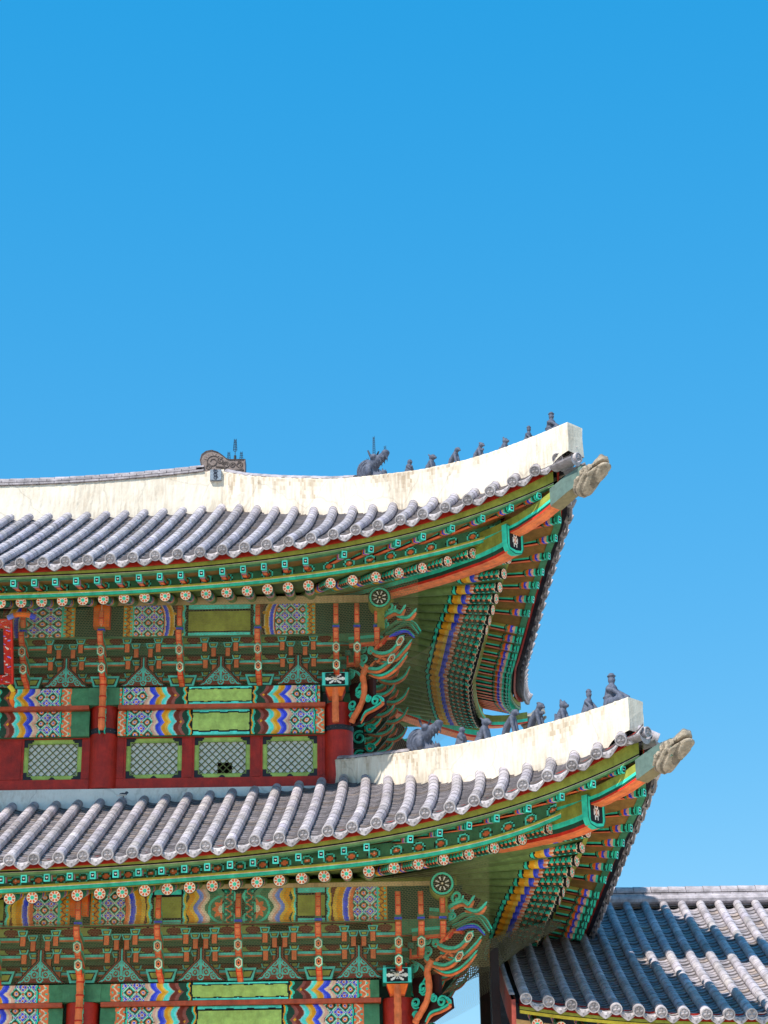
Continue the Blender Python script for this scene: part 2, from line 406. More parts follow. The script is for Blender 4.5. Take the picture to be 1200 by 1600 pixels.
# ------------------------------------------------------------------ gate: eave curves
XMID, YMID, YSID = -2.95, 3.45, 3.85
gate = thing("palace_gate", "two-storey painted timber palace gate with grey tiled roofs and white plaster ridges", "gate", (XMID, YMID, 0))
def evenfit(xs, zs, c, deg=3):
    u2 = (np.array(xs)-c)**2; A = np.stack([u2**i for i in range(deg+1)], 1)
    return np.linalg.lstsq(A, np.array(zs), rcond=None)[0]
class Storey:
    def __init__(s, xc, yc, Xt, Zt, Xf, Zf, Xr, Zr, Xp, Zp, h1, h2, kside, zwall):
        s.xc, s.yc = xc, yc; s.ec = XMID-xc
        s.ct = evenfit(np.array(Xt)-xc, Zt, s.ec); s.cf = evenfit(np.array(Xf)-xc, Zf, s.ec)
        s.crr = evenfit(np.array(Xr)-xc, Zr, s.ec); s.cp = evenfit(np.array(Xp)-xc, Zp, s.ec)
        s.h1, s.h2, s.ks, s.zw = h1, h2, kside, zwall; s.sk0, s.sk1 = (.36, 0.0) if xc < 5 else (.25, .022)
        s.es = -(YSID-yc)      # e of the middle of the side
    def ev(s, c, e): u2 = (np.asarray(e, float)-s.ec)**2; return sum(c[i]*u2**i for i in range(len(c)))
    def em(s, e, side):
        e = np.asarray(e, float)
        if not side: return e
        e = np.where(e < s.es, 2*s.es-e, e)
        return np.where(e < 1.5, e-s.ks*(1.5-e)**2, e)
    def g(s, e, side=False): return np.clip((s.em(e, side)+4.0)/8.3, 0, 1.1)**2.2
    def zT(s, e, side=False): return s.ev(s.ct, s.em(e, side))
    def zF(s, e, side=False): return s.ev(s.cf, s.em(e, side))
    def zR(s, e, side=False): return s.ev(s.crr, s.em(e, side))
    def zP(s, e, side=False): return s.ev(s.cp, s.em(e, side))+(-.03 if s.xc < 5 else .03)
    def osd(s, front, e, c, side):
        """side eave: wider overhang, blending into the front eave at the corner"""
        if not side: return front
        e = np.asarray(e, float); e = np.where(e < s.es, 2*s.es-e, e); w = np.clip((e-2.9)/1.3, 0, 1); w = w*w*(3-2*w)
        return (c[0]+c[1]*e+c[2]*e*e)*(1-w)+front*w
    def oT(s, e, side=False): return s.osd(3.35+0.95*s.g(e, side), e, (4.00, .09, .010), side)
    def oF(s, e, side=False): return s.osd(3.10+1.0*s.g(e, side), e, (3.75, .10, .014), side)
    def oR(s, e, side=False): return s.osd(2.35+0.85*s.g(e, side), e, (2.95, .09, .008), side)
    def oP(s, e, side=False): return s.osd(2.40+0.85*s.g(e, side), e, (3.0, .09, .008), side)
    def P(s, e, o, z, side=False):
        e, o, z = np.broadcast_arrays(np.asarray(e, float), np.asarray(o, float), np.asarray(z, float))
        if side: return np.stack([s.xc+o, s.yc-e, z], -1)
        return np.stack([s.xc+e, s.yc-o, z], -1)
    def H(s, t): t = np.maximum(t, -0.2); return s.h1*t+s.h2*t*t
    def surf(s, e, t, side=False):   # roof surface: t metres in from the eave
        e = np.asarray(e, float); t = np.asarray(t, float)
        # rows splay slightly with the curved eave near the corner
        A_ = s.sk0+s.sk1*np.clip(np.asarray(e), -8, 2); tau = np.interp(e, [-3.5, -.8], [9.0, 1.3]); sk = A_*np.interp(e, [-3.5, -.8], [2.1, 1.0])*(1-np.exp(-np.maximum(t, 0)/tau))
        if side: sk = sk*0
        z = s.zT(e, side)+s.H(t)
        return s.P(e+sk, s.oT(e, side)-t, z, side)
UP = Storey(4.53, 1.1,
    [-1.117, .504, 2.163, 2.571, 3.399, 4.226, 5.029, 5.83, 6.621, 7.398, 8.152, 8.568], [15.11, 15.17, 15.30, 15.32, 15.38, 15.47, 15.57, 15.71, 15.90, 16.15, 16.44, 16.60],
    [-1.29, -.13, 1.0, 2.1, 2.9, 3.73, 4.73, 5.71, 6.7, 7.77, 8.27, 8.655], [14.795, 14.81, 14.86, 14.94, 14.99, 15.06, 15.17, 15.32, 15.54, 15.84, 16.02, 16.14],
    [-1.27, -.13, 1.0, 1.77, 2.5, 3.22, 4.0, 4.87, 5.73, 6.63, 7.1, 7.525], [14.70, 14.72, 14.76, 14.79, 14.82, 14.85, 14.90, 14.96, 15.06, 15.21, 15.35, 15.48],
    [-1.63, -.45, .72, 1.9, 3.09, 4.27, 5.45, 6.63, 7.57], [14.79, 14.83, 14.88, 14.93, 14.99, 15.08, 15.24, 15.43, 15.64], 0.56, 0.004, 0.346, 13.71)
LO = Storey(5.6, 0.0,
    [-.83, .006, .84, 1.65, 2.47, 3.3, 4.14, 4.96, 5.75, 6.545, 7.354, 8.119, 8.852, 9.277], [9.40, 9.44, 9.50, 9.565, 9.63, 9.69, 9.76, 9.85, 9.975, 10.135, 10.345, 10.585, 10.87, 11.05],
    [-.62, .16, .94, 1.73, 2.53, 3.22, 4.03, 4.83, 5.81, 6.85, 7.95, 8.49, 9.07, 9.49], [9.10, 9.145, 9.195, 9.245, 9.29, 9.345, 9.415, 9.48, 9.62, 9.82, 10.12, 10.28, 10.49, 10.64],
    [-.98, -.6, .58, 1.77, 2.53, 3.29, 4.05, 4.8, 5.64, 6.47, 7.42, 7.95, 8.45], [8.945, 8.965, 9.03, 9.09, 9.115, 9.17, 9.21, 9.28, 9.35, 9.46, 9.67, 9.82, 10.0],
    [-.98, .58, 1.77, 3.29, 4.8, 5.64, 6.47, 7.42, 8.2], [9.03, 9.11, 9.17, 9.25, 9.36, 9.43, 9.54, 9.74, 9.98], 0.472, 0.002, 0.208, 7.9)

E_ROUND = [-.07, .34, .77, 1.2, 1.63, 2.1, 2.57, 3.0]
E_FLY = [.2, .69, 1.18, 1.64, 2.17, 2.72, 3.24, 3.74]

# ------------------------------------------------------------------ roof pieces
def tile_row(mb, st, e, L, side=False, r=0.090, seg=9):
    n = max(2, int(round(L/0.27))); tl = L/n
    ang = np.linspace(-0.25, PI+0.25, seg)
    prof = np.stack([np.cos(ang), np.sin(ang)], 1)
    ts = np.linspace(-0.02, L, n*2+1)
    P = st.surf(np.full(ts.shape, e), ts, side); P[:, 2] += 0.0
    t, sd, u = frames(P)
    V = []; C = []
    rings = []
    for i in range(n):
        a, b = 2*i, 2*i+2
        for (k, rr, dz) in ((a, r*1.02, 0.002), (a+1, r*1.008, 0.001), (b, r*.992, -0.001)):
            q = P[k]+u[k]*dz; rings.append(q+rr*(prof[:, :1]*sd[k]+prof[:, 1:]*u[k]))
    rings = np.array(rings); cols = np.empty((len(rings)-1, seg-1, 3))
    tone = rng.normal(1, 0.075, n)*rng.normal(1, .05)
    for i in range(n):
        base = TILE*tone[i]*np.array([1, 1, 1+rng.normal(0, .03)])
        if rng.random() < .05: base = TILEL*.95
        cols[3*i] = base; cols[3*i+1] = base
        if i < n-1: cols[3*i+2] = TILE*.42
    mb.grid(rings, cols, flip=True)
    return P, sd, u, t
def end_disc(mb, c, ax, ay, r=0.100):
    nrm = np.cross(ax, ay)
    def fn(rr, t):
        out = np.empty(rr.shape+(3,)); out[:] = TILEL*1.0
        a = np.abs(np.cos(1.5*(t+0.5)))
        out[(rr < .72) & (a > .62)] = TILE*.72
        out[(rr > .7) & (rr < .8)] = TILE*.6
        out[rr > .8] = TILEL*1.12
        out[rr < .2] = TILEL*.8
        return out
    # raised rim
    rs = np.array([0, .25, .5, .74, .8, 1.0, 1.0]); hs = np.array([.016, .012, .008, .002, .016, .014, -.09])
    ts = np.linspace(0, 2*PI, 25); R_, T_ = np.meshgrid(rs, ts, indexing='ij'); Hh = np.repeat(hs[:, None], 25, 1)
    relief = 0.01*np.where((R_ < .72), np.cos(3*(T_+.5)), 0)*(R_ > .1)
    P = np.asarray(c)+r*R_[..., None]*(np.cos(T_)[..., None]*ax+np.sin(T_)[..., None]*ay)+(Hh+relief)[..., None]*nrm
    rc, tc_ = np.meshgrid((rs[:-1]+rs[1:])/2, (ts[:-1]+ts[1:])/2, indexing='ij')
    mb.grid(P, fn(rc, tc_))
def pan_channel(mb, st, e0, e1, L0, L1, side=False, step=0.105):
    """overlapping concave pan tiles between two cover rows"""
    L = max(L0, L1); n = max(2, int(L/step)); w = np.linspace(0, 1, 7); sag = -0.075*np.sin(w*PI)-0.015
    for i in range(n):
        t0, t1 = i*step-.02, (i+1)*step-.02
        Ps = []
        for (tt, dz) in ((t0, -.02), (t0, 0.016), (t1+.01, -.006)):
            lim = L0+(L1-L0)*w
            P = st.surf(e0+(e1-e0)*w, np.minimum(tt, lim+.05), side); P[:, 2] += sag+dz+.008*math.sin(i*1.7+e0*9); Ps.append(P)
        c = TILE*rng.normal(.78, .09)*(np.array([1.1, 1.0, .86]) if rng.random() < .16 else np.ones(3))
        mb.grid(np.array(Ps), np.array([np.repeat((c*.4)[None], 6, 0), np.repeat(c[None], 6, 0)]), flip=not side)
def drip_tile(mb, st, e0, e1, side=False):
    """carved lip closing the lowest pan tile: concave top edge, pointed lower edge"""
    w = np.linspace(0.03, .97, 13)
    P = st.surf(e0+(e1-e0)*w, np.full(13, -.05), side)
    top = -0.075*np.sin(w*PI)-0.005
    q = np.abs(w-.5)*2
    low = top*.9-0.03-0.10*(1-q**1.25)
    rows = []; fr = [0, .16, .5, .84, 1]
    dirn = st.P(0, .02, 0, side)-st.P(0, 0, 0, side)
    for k, a in enumerate(fr):
        Q = P.copy(); Q[:, 2] += top*(1-a)+low*a
        Q += dirn*(0.0 if k in (0, 4) else (.35 if k in (1, 3) else .9))
        rows.append(Q)
    rows.append(rows[-1]-dirn*2.2)
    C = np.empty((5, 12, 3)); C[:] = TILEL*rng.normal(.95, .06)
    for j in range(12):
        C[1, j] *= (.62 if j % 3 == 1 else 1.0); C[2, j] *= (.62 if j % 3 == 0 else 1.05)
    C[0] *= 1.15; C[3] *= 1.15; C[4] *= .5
    mb.grid(np.array(rows), C, flip=side)

def swept_box_diag(st, ds, zs, w, h, cols, name, parent, M_=None):
    """beam along the corner diagonal; zs = underside. cols: bottom, sides(3 strips), top"""
    q = math.sqrt(.5)
    path = np.stack([st.xc+np.array(ds), st.yc-np.array(ds), np.array(zs)], 1)
    hh = h if np.ndim(h) else np.full(len(ds), h)
    side = np.array([q, q, 0])
    mb = MB()
    prof_s = [-.5, -.5, -.5, -.5, -.5, -.18, .18, .5, .5, .5, .5, .5]
    prof_z = [1, .5, .3, .12, 0, 0, 0, 0, .12, .3, .5, 1]
    k = len(prof_s)
    P = np.array([[p+side*w*prof_s[j]+np.array([0, 0, hh[i]*prof_z[j]]) for j in range(k)] for i, p in enumerate(path)])
    C = np.empty((len(path)-1, k-1, 3))
    for j in range(k-1): C[:, j] = cols[j]
    mb.grid(P, C)
    mb.grid(np.stack([P[:, 0], P[:, -1]], 1), np.repeat(np.asarray(GREEN)[None, None], len(path)-1, 0), flip=True)
    mb.poly(P[-1][::-1], GREEN); mb.poly(P[0], GREEN)
    return mb.build(name, M_ or M_PAINT, parent)
BEAMCOL = [OLIVE*.7, TEAL, DGREEN, RED, SALMON, srgb(255, 138, 76), SALMON, RED, DGREEN, TEAL, OLIVE*.7]

def rafter_round(mb, A, B, r=0.094):
    """A inner end, B eave end with the rosette"""
    A = np.asarray(A, float); B = np.asarray(B, float); L = np.linalg.norm(B-A); d = (B-A)/L
    sd = np.cross(d, [0, 0, 1]); sd /= np.linalg.norm(sd); u = np.cross(sd, d)
    s = np.concatenate([np.arange(0, min(1.15, L-.05), .022), [L]])
    th = np.linspace(0, 2*PI, 17)
    Pc = B-d*s[:, None]
    P = Pc[:, None]+r*(np.cos(th)[None, :, None]*sd+np.sin(th)[None, :, None]*u)
    sc, tc_ = np.meshgrid((s[:-1]+s[1:])/2, (th[:-1]+th[1:])/2, indexing='ij')
    w = tc_*r; k = sc-0.035*np.abs(np.sin(tc_*2))
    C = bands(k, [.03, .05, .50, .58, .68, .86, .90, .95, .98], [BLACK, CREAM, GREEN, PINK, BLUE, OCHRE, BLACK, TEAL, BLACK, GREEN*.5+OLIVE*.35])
    m = (k > .05) & (k < .5); scc = scroll(sc, w); C[m] = scc[m]
    m = (k > .5) & (k < .58); C[m & (np.sin(tc_*8) > .3)] = SALMON
    mb.grid(P, C, flip=True)
    disc(mb, B+d*.004, sd, u, r*1.14, rosette, 10, 48)
def rafter_fly(mb, A, B, w=0.095, h=0.12):
    A = np.asarray(A, float); B = np.asarray(B, float); L = np.linalg.norm(B-A); d = (B-A)/L
    sd = np.cross(d, [0, 0, 1]); sd /= np.linalg.norm(sd); u = np.cross(sd, d)
    s = np.concatenate([np.arange(0, min(.62, L-.05), .02), [L]])
    # profile: bottom strip of 5, sides of 4
    pu = [-.5]*1+[-.3, -.1, .1, .3, .5]+[.5]*4+[-.5]*1+[-.5]*3
    pv = [-.5]*1+[-.5, -.5, -.5, -.5, -.5]+[-.25, 0, .25, .5]+[.5]*1+[.25, 0, -.25]
    pu.append(-.5); pv.append(-.5)
    pu = np.array(pu)*w; pv = np.array(pv)*h
    Pc = B-d*s[:, None]
    P = Pc[:, None]+pu[None, :, None]*sd+pv[None, :, None]*u
    nseg = len(pu)-1; C = np.empty((len(s)-1, nseg, 3)); sc = (s[:-1]+s[1:])/2
    for j in range(nseg):
        cv = (pv[j]+pv[j+1])/2/h; cuu = (pu[j]+pu[j+1])/2/w
        bottom = cv < -.49; off = 0.05*abs(cv if not bottom else cuu)
        k = sc+off
        c = bands(k, [.05, .07, .10, .15, .19, .24, .29, .345, .38, .40], [TEAL, BLACK, TEAL, DGREEN, TEAL, PINK, BLUE, ORANGE, GREEN, BLACK, OLIVE*.5+WOOD*.5])
        far = k >= .40
        if bottom: c[far] = SALMON if abs(cuu) < .35 else RED
        else: c[far] = BLACK if cv < -.2 else (TEAL if cv < .02 else OLIVE*.45+WOOD*.5)
        C[:, j] = c
    mb.grid(P, C)
    n = 11; q = np.linspace(-1, 1, n); X, Y = np.meshgrid(q, q, indexing='ij')
    xc, yc = np.meshgrid((q[:-1]+q[1:])/2, (q[:-1]+q[1:])/2, indexing='ij')
    mb.grid(B+d*.003+X[..., None]*sd*w*.53+Y[..., None]*u*h*.53, sq_end(xc, yc), flip=False)

RAFTER_BUDGET = {'round': 100, 'fly': 100}
def strip(mb, st, es, lines, cols, side):
    """curved boards along the eave: lines = list of functions e->(o,z)"""
    rows = []
    for fo in lines:
        o, z = fo(es); rows.append(st.P(es, o, z, side))
    P = np.stack(rows, 1)
    C = np.empty((len(es)-1, len(lines)-1, 3))
    for j in range(len(lines)-1): C[:, j] = cols[j]
    mb.grid(P, C, flip=side)

def build_roof(st, name, e_rows, e_left, zhip_top, d_hip0, label):
    deck = MB()
    roof = empty_part(name, gate, label)
    q = math.sqrt(.5)
    tip = 4.12 if st is UP else 4.05
    # timber deck under the tiles (front, right side)
    def hipL(e): return np.where(e > -9, np.minimum(st.oT(e)-np.maximum(e, d_hip0), 99), 0)
    for side in (False, True):
        es = np.linspace(e_left if not side else 2*st.es-tip, tip, 80)
        Ls = []
        for e in es:
            if side:
                em = e if e > st.es else 2*st.es-e
                L = st.oT(e, True)-max(em, d_hip0)
            else: L = st.oT(e)-max(e, d_hip0)
            Ls.append(max(.05, L))
        rows = []
        for f in np.linspace(0, 1, 9):
            P = np.array([st.surf(e, f*L+.03, side) for e, L in zip(es, Ls)]); P[:, 2] -= .13; rows.append(P)
        deck.grid(np.array(rows), TILED, flip=side)
    deck.build("roof_deck", M_TILE, roof)
    # cover tile rows and pan tiles
    pans = MB(); drips = MB()
    prev = None
    for k, e in enumerate(e_rows):
        L = max(.16, st.oT(e)-max(e+0.02, d_hip0)-.12)
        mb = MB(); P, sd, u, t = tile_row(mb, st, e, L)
        end_disc(mb, P[0]-t[0]*.085+np.array([0, 0, -.012]), sd[0], u[0])
        mb.build("cover_tile_row", M_TILE, roof)
        if prev is not None:
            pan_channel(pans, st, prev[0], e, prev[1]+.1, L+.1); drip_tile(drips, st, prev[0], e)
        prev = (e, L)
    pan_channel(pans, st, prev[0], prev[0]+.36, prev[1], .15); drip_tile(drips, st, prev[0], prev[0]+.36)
    sides = MB(); prev = None
    e = tip-.15
    while e > 2*st.es-tip+.1:
        em = e if e > st.es else 2*st.es-e
        L = max(.16, st.oT(e, True)-max(em, d_hip0)-.1)
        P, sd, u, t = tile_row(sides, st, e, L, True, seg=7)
        end_disc(sides, P[0]-t[0]*.085+np.array([0, 0, -.012]), sd[0], u[0])
        if prev is not None:
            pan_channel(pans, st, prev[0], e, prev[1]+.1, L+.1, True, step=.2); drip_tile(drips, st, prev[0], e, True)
        prev = (e, L); e -= .405
    tag(sides.build("cover_tile_row", M_TILE, roof), "cover tile rows of the shaded side slope", kind='stuff')
    pans.build("pan_tiles", M_TILE, roof); tag(drips.build("drip_tile", M_TILE, roof), kind='stuff')
    # --- boards and rafters
    boards = MB(); soffit = MB()
    for side in (False, True):
        a = e_left if not side else 2*st.es-4.0
        es = np.linspace(a, 4.0, 110)
        oT, zT = st.oT(es, side), st.zT(es, side); oF, zF = st.oF(es, side), st.zF(es, side)
        f = lambda o, z: (lambda e_: (o, z))
        top = zF+.10+(zT-zF)*.0
        # red tile batten, olive fascia with black line
        strip(boards, st, es, [f(oT-.13, zT-.02), f(oT-.13, zT-.155), f(oT-.17, zT-.155)], [DRED, DRED], side)
        strip(boards, st, es, [f(oF+.03, zT-.14), f(oF+.03, zF+.135), f(oF+.03, zF+.108), f(oF+.03, zF+.10), f(oF+.03, zF+.06), f(oF-.1, zF+.062)], [OLIVE*.8, BLACK, CREAM*.8, GREEN*.9+OLIVE*.3, GREEN*.9], side)
        # lower eave batten over the round rafters (teal + cream line)
        es2 = np.linspace(a if not side else 2*st.es-3.25, 3.25, 110)
        oP, zP = st.oP(es2, side), st.zP(es2, side); zR = st.zR(es2, side); oR = st.oR(es2, side)
        strip(boards, st, es2, [f(oP-.06, zP+.085), f(oP+.03, zP+.085), f(oP+.03, zP+.06), f(oP+.03, zP+.045), f(oP+.03, zP+.035), f(oP+.03, zP-.025), f(oP+.03, zP-.035), f(oP-.05, zP-.035)],
              [OLIVE, OLIVE, YELLOW*.6+OLIVE*.3, WHITE, TEAL, DTEAL, OLIVE*.7], side)
        # infill board between flying rafters, painted with flowers
        nn = len(es2)*5; e3 = np.linspace(a if not side else 2*st.es-3.1, 3.1, nn)
        zz = np.linspace(0, 1, 13); oP3, zP3 = st.oP(e3, side)-.04, st.zP(e3, side)
        P = np.stack([st.P(e3, oP3, zP3+.06+.27*v, side) for v in zz], 1)
        ec_ = (e3[:-1]+e3[1:])/2; ph = ((ec_+st.xc+1.268+.19) % .38)-.19; yv = (zz[:-1]+zz[1:])/2
        X, Y = np.meshgrid(ph, yv, indexing='ij'); dd = np.hypot(X/.09, (Y-.42)/.30)
        C = np.empty(X.shape+(3,)); C[:] = GREEN*.9
        C[dd < 1.25] = BLACK; C[dd < 1.15] = CYAN; C[dd < .90] = GREEN*.6
        th = np.arctan2(Y-.42, X*6); C[dd < .5+.15*np.cos(6*th)] = SALMON; C[dd < .15] = CREAM
        boards.grid(P, C, flip=side)
        # soffits
        rows = []
        for fr_ in np.linspace(0, 1, 7):
            o = oP*(1-fr_)+np.minimum(np.maximum(es2 if not side else np.where(es2 > st.es, es2, 2*st.es-es2), -.35), oP-.02)*fr_
            zi = np.maximum(zP+.01, st.zw+1.93)
            fr2 = np.clip((oP-o)/(2.85), 0, 1)
            rows.append(st.P(es2, o, (zR+.125)*(1-fr2)+zi*fr2, side))
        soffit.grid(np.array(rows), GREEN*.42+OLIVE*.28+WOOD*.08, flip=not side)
        # soffit above the flying rafters
        rows = []
        for fr_ in (0, .5, 1):
            o = (oF+.02)*(1-fr_)+np.minimum((2.1+.75*st.g(es, side)) if not side else oF-1.0, oF-.05)*fr_
            o = np.maximum(o, np.where((es if not side else np.where(es > st.es, es, 2*st.es-es)) > o, es, o))
            rows.append(st.P(es, np.minimum(o, oF+.02), zF+.065+(oF-o)*(.228-.19*st.g(es, side)), side))
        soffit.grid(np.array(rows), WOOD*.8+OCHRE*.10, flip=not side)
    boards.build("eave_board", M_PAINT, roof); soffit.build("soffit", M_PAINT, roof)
    # rafters
    restR, restF = MB(), MB()
    def emit(kind, fn, rest):
        if RAFTER_BUDGET[kind] > 0:
            RAFTER_BUDGET[kind] -= 1; mb = MB(); fn(mb)
            mb.build("round_rafter" if kind == 'round' else "flying_rafter", M_PAINT, roof)
        else: fn(rest)
    def lay(e_r, e_f, side, fan, i=0):
        zi = st.zw+1.93
        r = float(st.oR(e_r, side)); zr = float(st.zR(e_r, side))
        B = st.P(e_r, r, zr, side)
        if fan: ein = -.85+.13*i; A = st.P(ein, max(-.2, ein-.1), zi-.02+.02*i, side)
        else: A = st.P(e_r, -.3, zi-.04, side)
        emit('round', lambda mb: rafter_round(mb, A, B), restR)
        f = float(st.oF(e_f, side)); zf = float(st.zF(e_f, side)); Bf = st.P(e_f, f, zf, side)
        if fan:
            C_ = A+(B-A)*.72; C_[2] = zf+np.hypot(Bf[0]-C_[0], Bf[1]-C_[1])*(.20*(1-i/7)+.02)
        else: C_ = st.P(e_f, f-1.25, zf+.285, side)
        emit('fly', lambda mb: rafter_fly(mb, C_, Bf), restF)
    for i in range(8): lay(E_ROUND[i], E_FLY[i], False, True, i)
    for i in range(8): lay(E_ROUND[i], E_FLY[i], True, True, i)
    X = -1.268+.38*np.arange(-9, 22); ee = X-st.xc if st is UP else (-.98+.38*np.arange(-10, 22))-st.xc
    ee = ee[(ee < -.3) & (ee > e_left+.1)][::-1]
    for e in ee: lay(e, e-.03, False, False)
    e = -.45; n = 0
    while e > 2*st.es+.2:
        if st is UP or n < 16: lay(e, e-.02, True, False)
        e -= .38; n += 1
    for i in range(8): lay(2*st.es-E_ROUND[i], 2*st.es-E_FLY[i], True, False) if st is UP else None
    for nm, mb in (("round_rafter", restR), ("flying_rafter", restF)):
        if mb.n: tag(mb.build(nm, M_PAINT, roof), kind='stuff')
    return roof

roof_up = build_roof(UP, "upper_roof", (-1.117+.405*np.arange(-14, 25))-UP.xc, -8.2-UP.xc+1.2, None, -2.18, "upper roof with a long white ridge")
roof_lo = build_roof(LO, "lower_roof", (-.828+.405*np.arange(-15, 26))-LO.xc, -8.2-LO.xc+1.2, None, -.80, "lower roof with its upper edge in shade")

# ------------------------------------------------------------------ white plaster ridges
q2 = math.sqrt(.5)
def diag_path(st, ds, zs): return np.stack([st.xc+np.array(ds), st.yc-np.array(ds), np.array(zs)], 1)
def plaster_ridge(path_top, path_bot, side, w, name, parent, n=170, dirt=.6):
    """wall-like plaster ridge: top and bottom centre lines, slightly bulging sides"""
    pt = np.asarray(path_top, float); pb = np.asarray(path_bot, float)
    s = np.linspace(0, 1, len(pt)); ss = np.linspace(0, 1, n)
    T = np.stack([np.interp(ss, s, pt[:, i]) for i in range(3)], 1); s2 = np.linspace(0, 1, len(pb)); B = np.stack([np.interp(ss, s2, pb[:, i]) for i in range(3)], 1)
    ker = np.array([1, 2, 3, 2, 1])/9.
    for A in (T, B):
        z = np.pad(A[:, 2], 2, 'edge'); A[:, 2] = np.convolve(z, ker, 'valid')
    side = np.asarray(side, float); rows = []
    for (f, sw) in ((0, -1.06), (.25, -1.0), (.5, -.98), (.75, -.98), (.97, -1.0), (1, -.93), (1, .93), (.97, 1), (.75, .98), (.5, .98), (.25, 1), (0, 1.06)):
        rows.append(B*(1-f)+T*f+side*w/2*sw)
    P = np.stack(rows, 1)
    P[:, 1:11] += rng.normal(0, .0035, P[:, 1:11].shape)
    mb = MB(); c = srgb(222, 212, 197)
    fz = np.array([0, .12, .25, .37, .5, .62, .75, .86, .97])
    A_, B_ = P[:, :6], P[:, 6:]
    rows2 = []; f0 = np.array([0, .25, .5, .75, .97, 1.0])
    f1 = np.array([0, .1, .2, .3, .4, .5, .6, .7, .8, .9, .97, 1.0])
    up1 = np.stack([np.stack([np.interp(f1, f0, A_[i, :, k]) for k in range(3)], -1) for i in range(n)])
    B_ = B_[:, ::-1]; up2 = np.stack([np.stack([np.interp(f1, f0, B_[i, :, k]) for k in range(3)], -1) for i in range(n)])[:, ::-1]
    P = np.concatenate([up1, up2], 1); m_ = P.shape[1]-1
    col = np.repeat(np.repeat(c[None, None], n-1, 0), m_, 1)
    nz = rng.normal(0, 1, n-1); k5 = np.array([1, 2, 1])/4.; sm = np.convolve(nz, k5, 'same'); big = np.convolve(rng.normal(0, 1, n-1), np.ones(15)/15, 'same')*3.2
    lenf = np.clip(.18+.28*sm+.22*big, 0, .95)*dirt/.6
    stain = np.array([.68, .60, .52])
    for j in range(m_):
        f = f1[min(j, len(f1)-1)] if j < len(f1) else f1[max(0, m_-j)]
        dep = 1-f; a_ = np.clip((lenf-dep)/.25, 0, 1)*np.clip(.55+.3*rng.normal(0, 1, n-1), .1, 1)
        col[:, j] = col[:, j]*(1-a_[:, None]*(1-stain))
        low_ = np.clip((.16-f)/.16, 0, 1)*np.clip(.35+.35*big, 0, .8); col[:, j] *= 1-low_[:, None]*.3
    mb.grid(P, col); mb.poly(P[-1], c); mb.poly(P[0][::-1], c)
    return mb.build(name, M_PLASTER, parent)
def ridge_caps(path, side, w, name, parent, layers=1, seg=.32):
    """tiles capping a ridge: lapped flat courses and a rounded top course"""
    path = np.asarray(path, float); mb = MB()
    dl = np.concatenate([[0], np.cumsum(np.linalg.norm(np.diff(path, axis=0), axis=1))]); side = np.asarray(side, float)
    n = int(dl[-1]/seg)
    for li in range(layers):
        top = li == layers-1
        for k in range(n):
            a, b = k*seg+(li % 2)*seg/2, (k+1)*seg+(li % 2)*seg/2-.012
            if b > dl[-1]: break
            A = np.array([np.interp(a, dl, path[:, i]) for i in range(3)]); B = np.array([np.interp(b, dl, path[:, i]) for i in range(3)])
            dz = li*.062; c = TILE*rng.normal(.86, .07)
            if top:
                an = np.linspace(-.1, PI+.1, 9); rr = w*.5; rows = []
                for Q, s_ in ((A, 1.05), (B, .97)): rows.append(Q+np.array([0, 0, dz])+side*(np.cos(an)[:, None]*rr*s_)+np.array([0, 0, 1])*(np.sin(an)[:, None]*rr*.42*s_))
                mb.grid(np.array(rows), c); mb.poly(rows[0], c*.6); mb.poly(rows[1][::-1], c*.6)
            else:
                ww = w*(1.25-.1*li); d = B-A
                V = [A-side*ww/2, B-side*ww/2, B+side*ww/2, A+side*ww/2]; V = np.array(V)+[0, 0, dz]
                V2 = V+[0, 0, .04]
                mb.add(np.vstack([V, V2]), [(0, 1, 2, 3), (4, 7, 6, 5), (0, 4, 5, 1), (1, 5, 6, 2), (2, 6, 7, 3), (3, 7, 4, 0)], c)
    return mb.build(name, M_TILE, parent)
# upper roof: main ridge, hip ridges
RX = 1.98
xs = np.linspace(-7.9, RX+.12, 30); zt = lambda x: 19.02+.0125*(x+2.95)**2
Tm = np.stack([xs, np.full(30, YMID), zt(xs)], 1); Bm = Tm.copy(); Bm[:, 2] = 18.05
plaster_ridge(Tm, Bm, (0, 1, 0), .42, "main_ridge", roof_up, dirt=.3)
Tc = Tm.copy()[:-1]; Tc[:, 2] += .0
ridge_caps(Tc, (0, 1, 0), .40, "ridge_cap_tiles", roof_up, 3)
D_U = [-2.35, -1.82, -1.09, .03, .55, 1.46, 1.85, 2.31, 2.76, 3.2, 3.66, 4.12, 4.40]
Z_U = [19.32, 18.98, 18.60, 18.06, 17.86, 17.56, 17.44, 17.34, 17.25, 17.21, 17.19, 17.19, 17.20]
def low_of(st, d): d = np.asarray(d, float); return st.zT(d)+st.H(np.maximum(.05, st.oT(d)-d))-.35
dd = np.linspace(-2.35, 4.40, 40)
def hip(st, ds, zs, parent, dmin, capd, w=.42, end=None):
    dd = np.linspace(ds[0], ds[-1], 40); zz = np.interp(dd, ds, zs)
    bot = low_of(st, dd); bot = np.maximum(bot, zz-np.interp(dd, [ds[-1]-1.2, ds[-1]-.3, ds[-1]], [3., .66, .57]))
    plaster_ridge(diag_path(st, dd, zz), diag_path(st, dd, bot), (q2, q2, 0), w, "hip_ridge", parent)
    cd = np.linspace(ds[0]+.08, capd, 30); ridge_caps(diag_path(st, cd, np.interp(cd, ds, zs)+.01), (q2, q2, 0), .40, "ridge_cap_tiles", parent, 1)
hip(UP, D_U, Z_U, roof_up, -2.35, .62)
D_L = [-1.02, -.70, -.2, .39, .96, 1.2, 1.59, 2.05, 2.47, 2.885, 3.31, 3.7, 4.0]
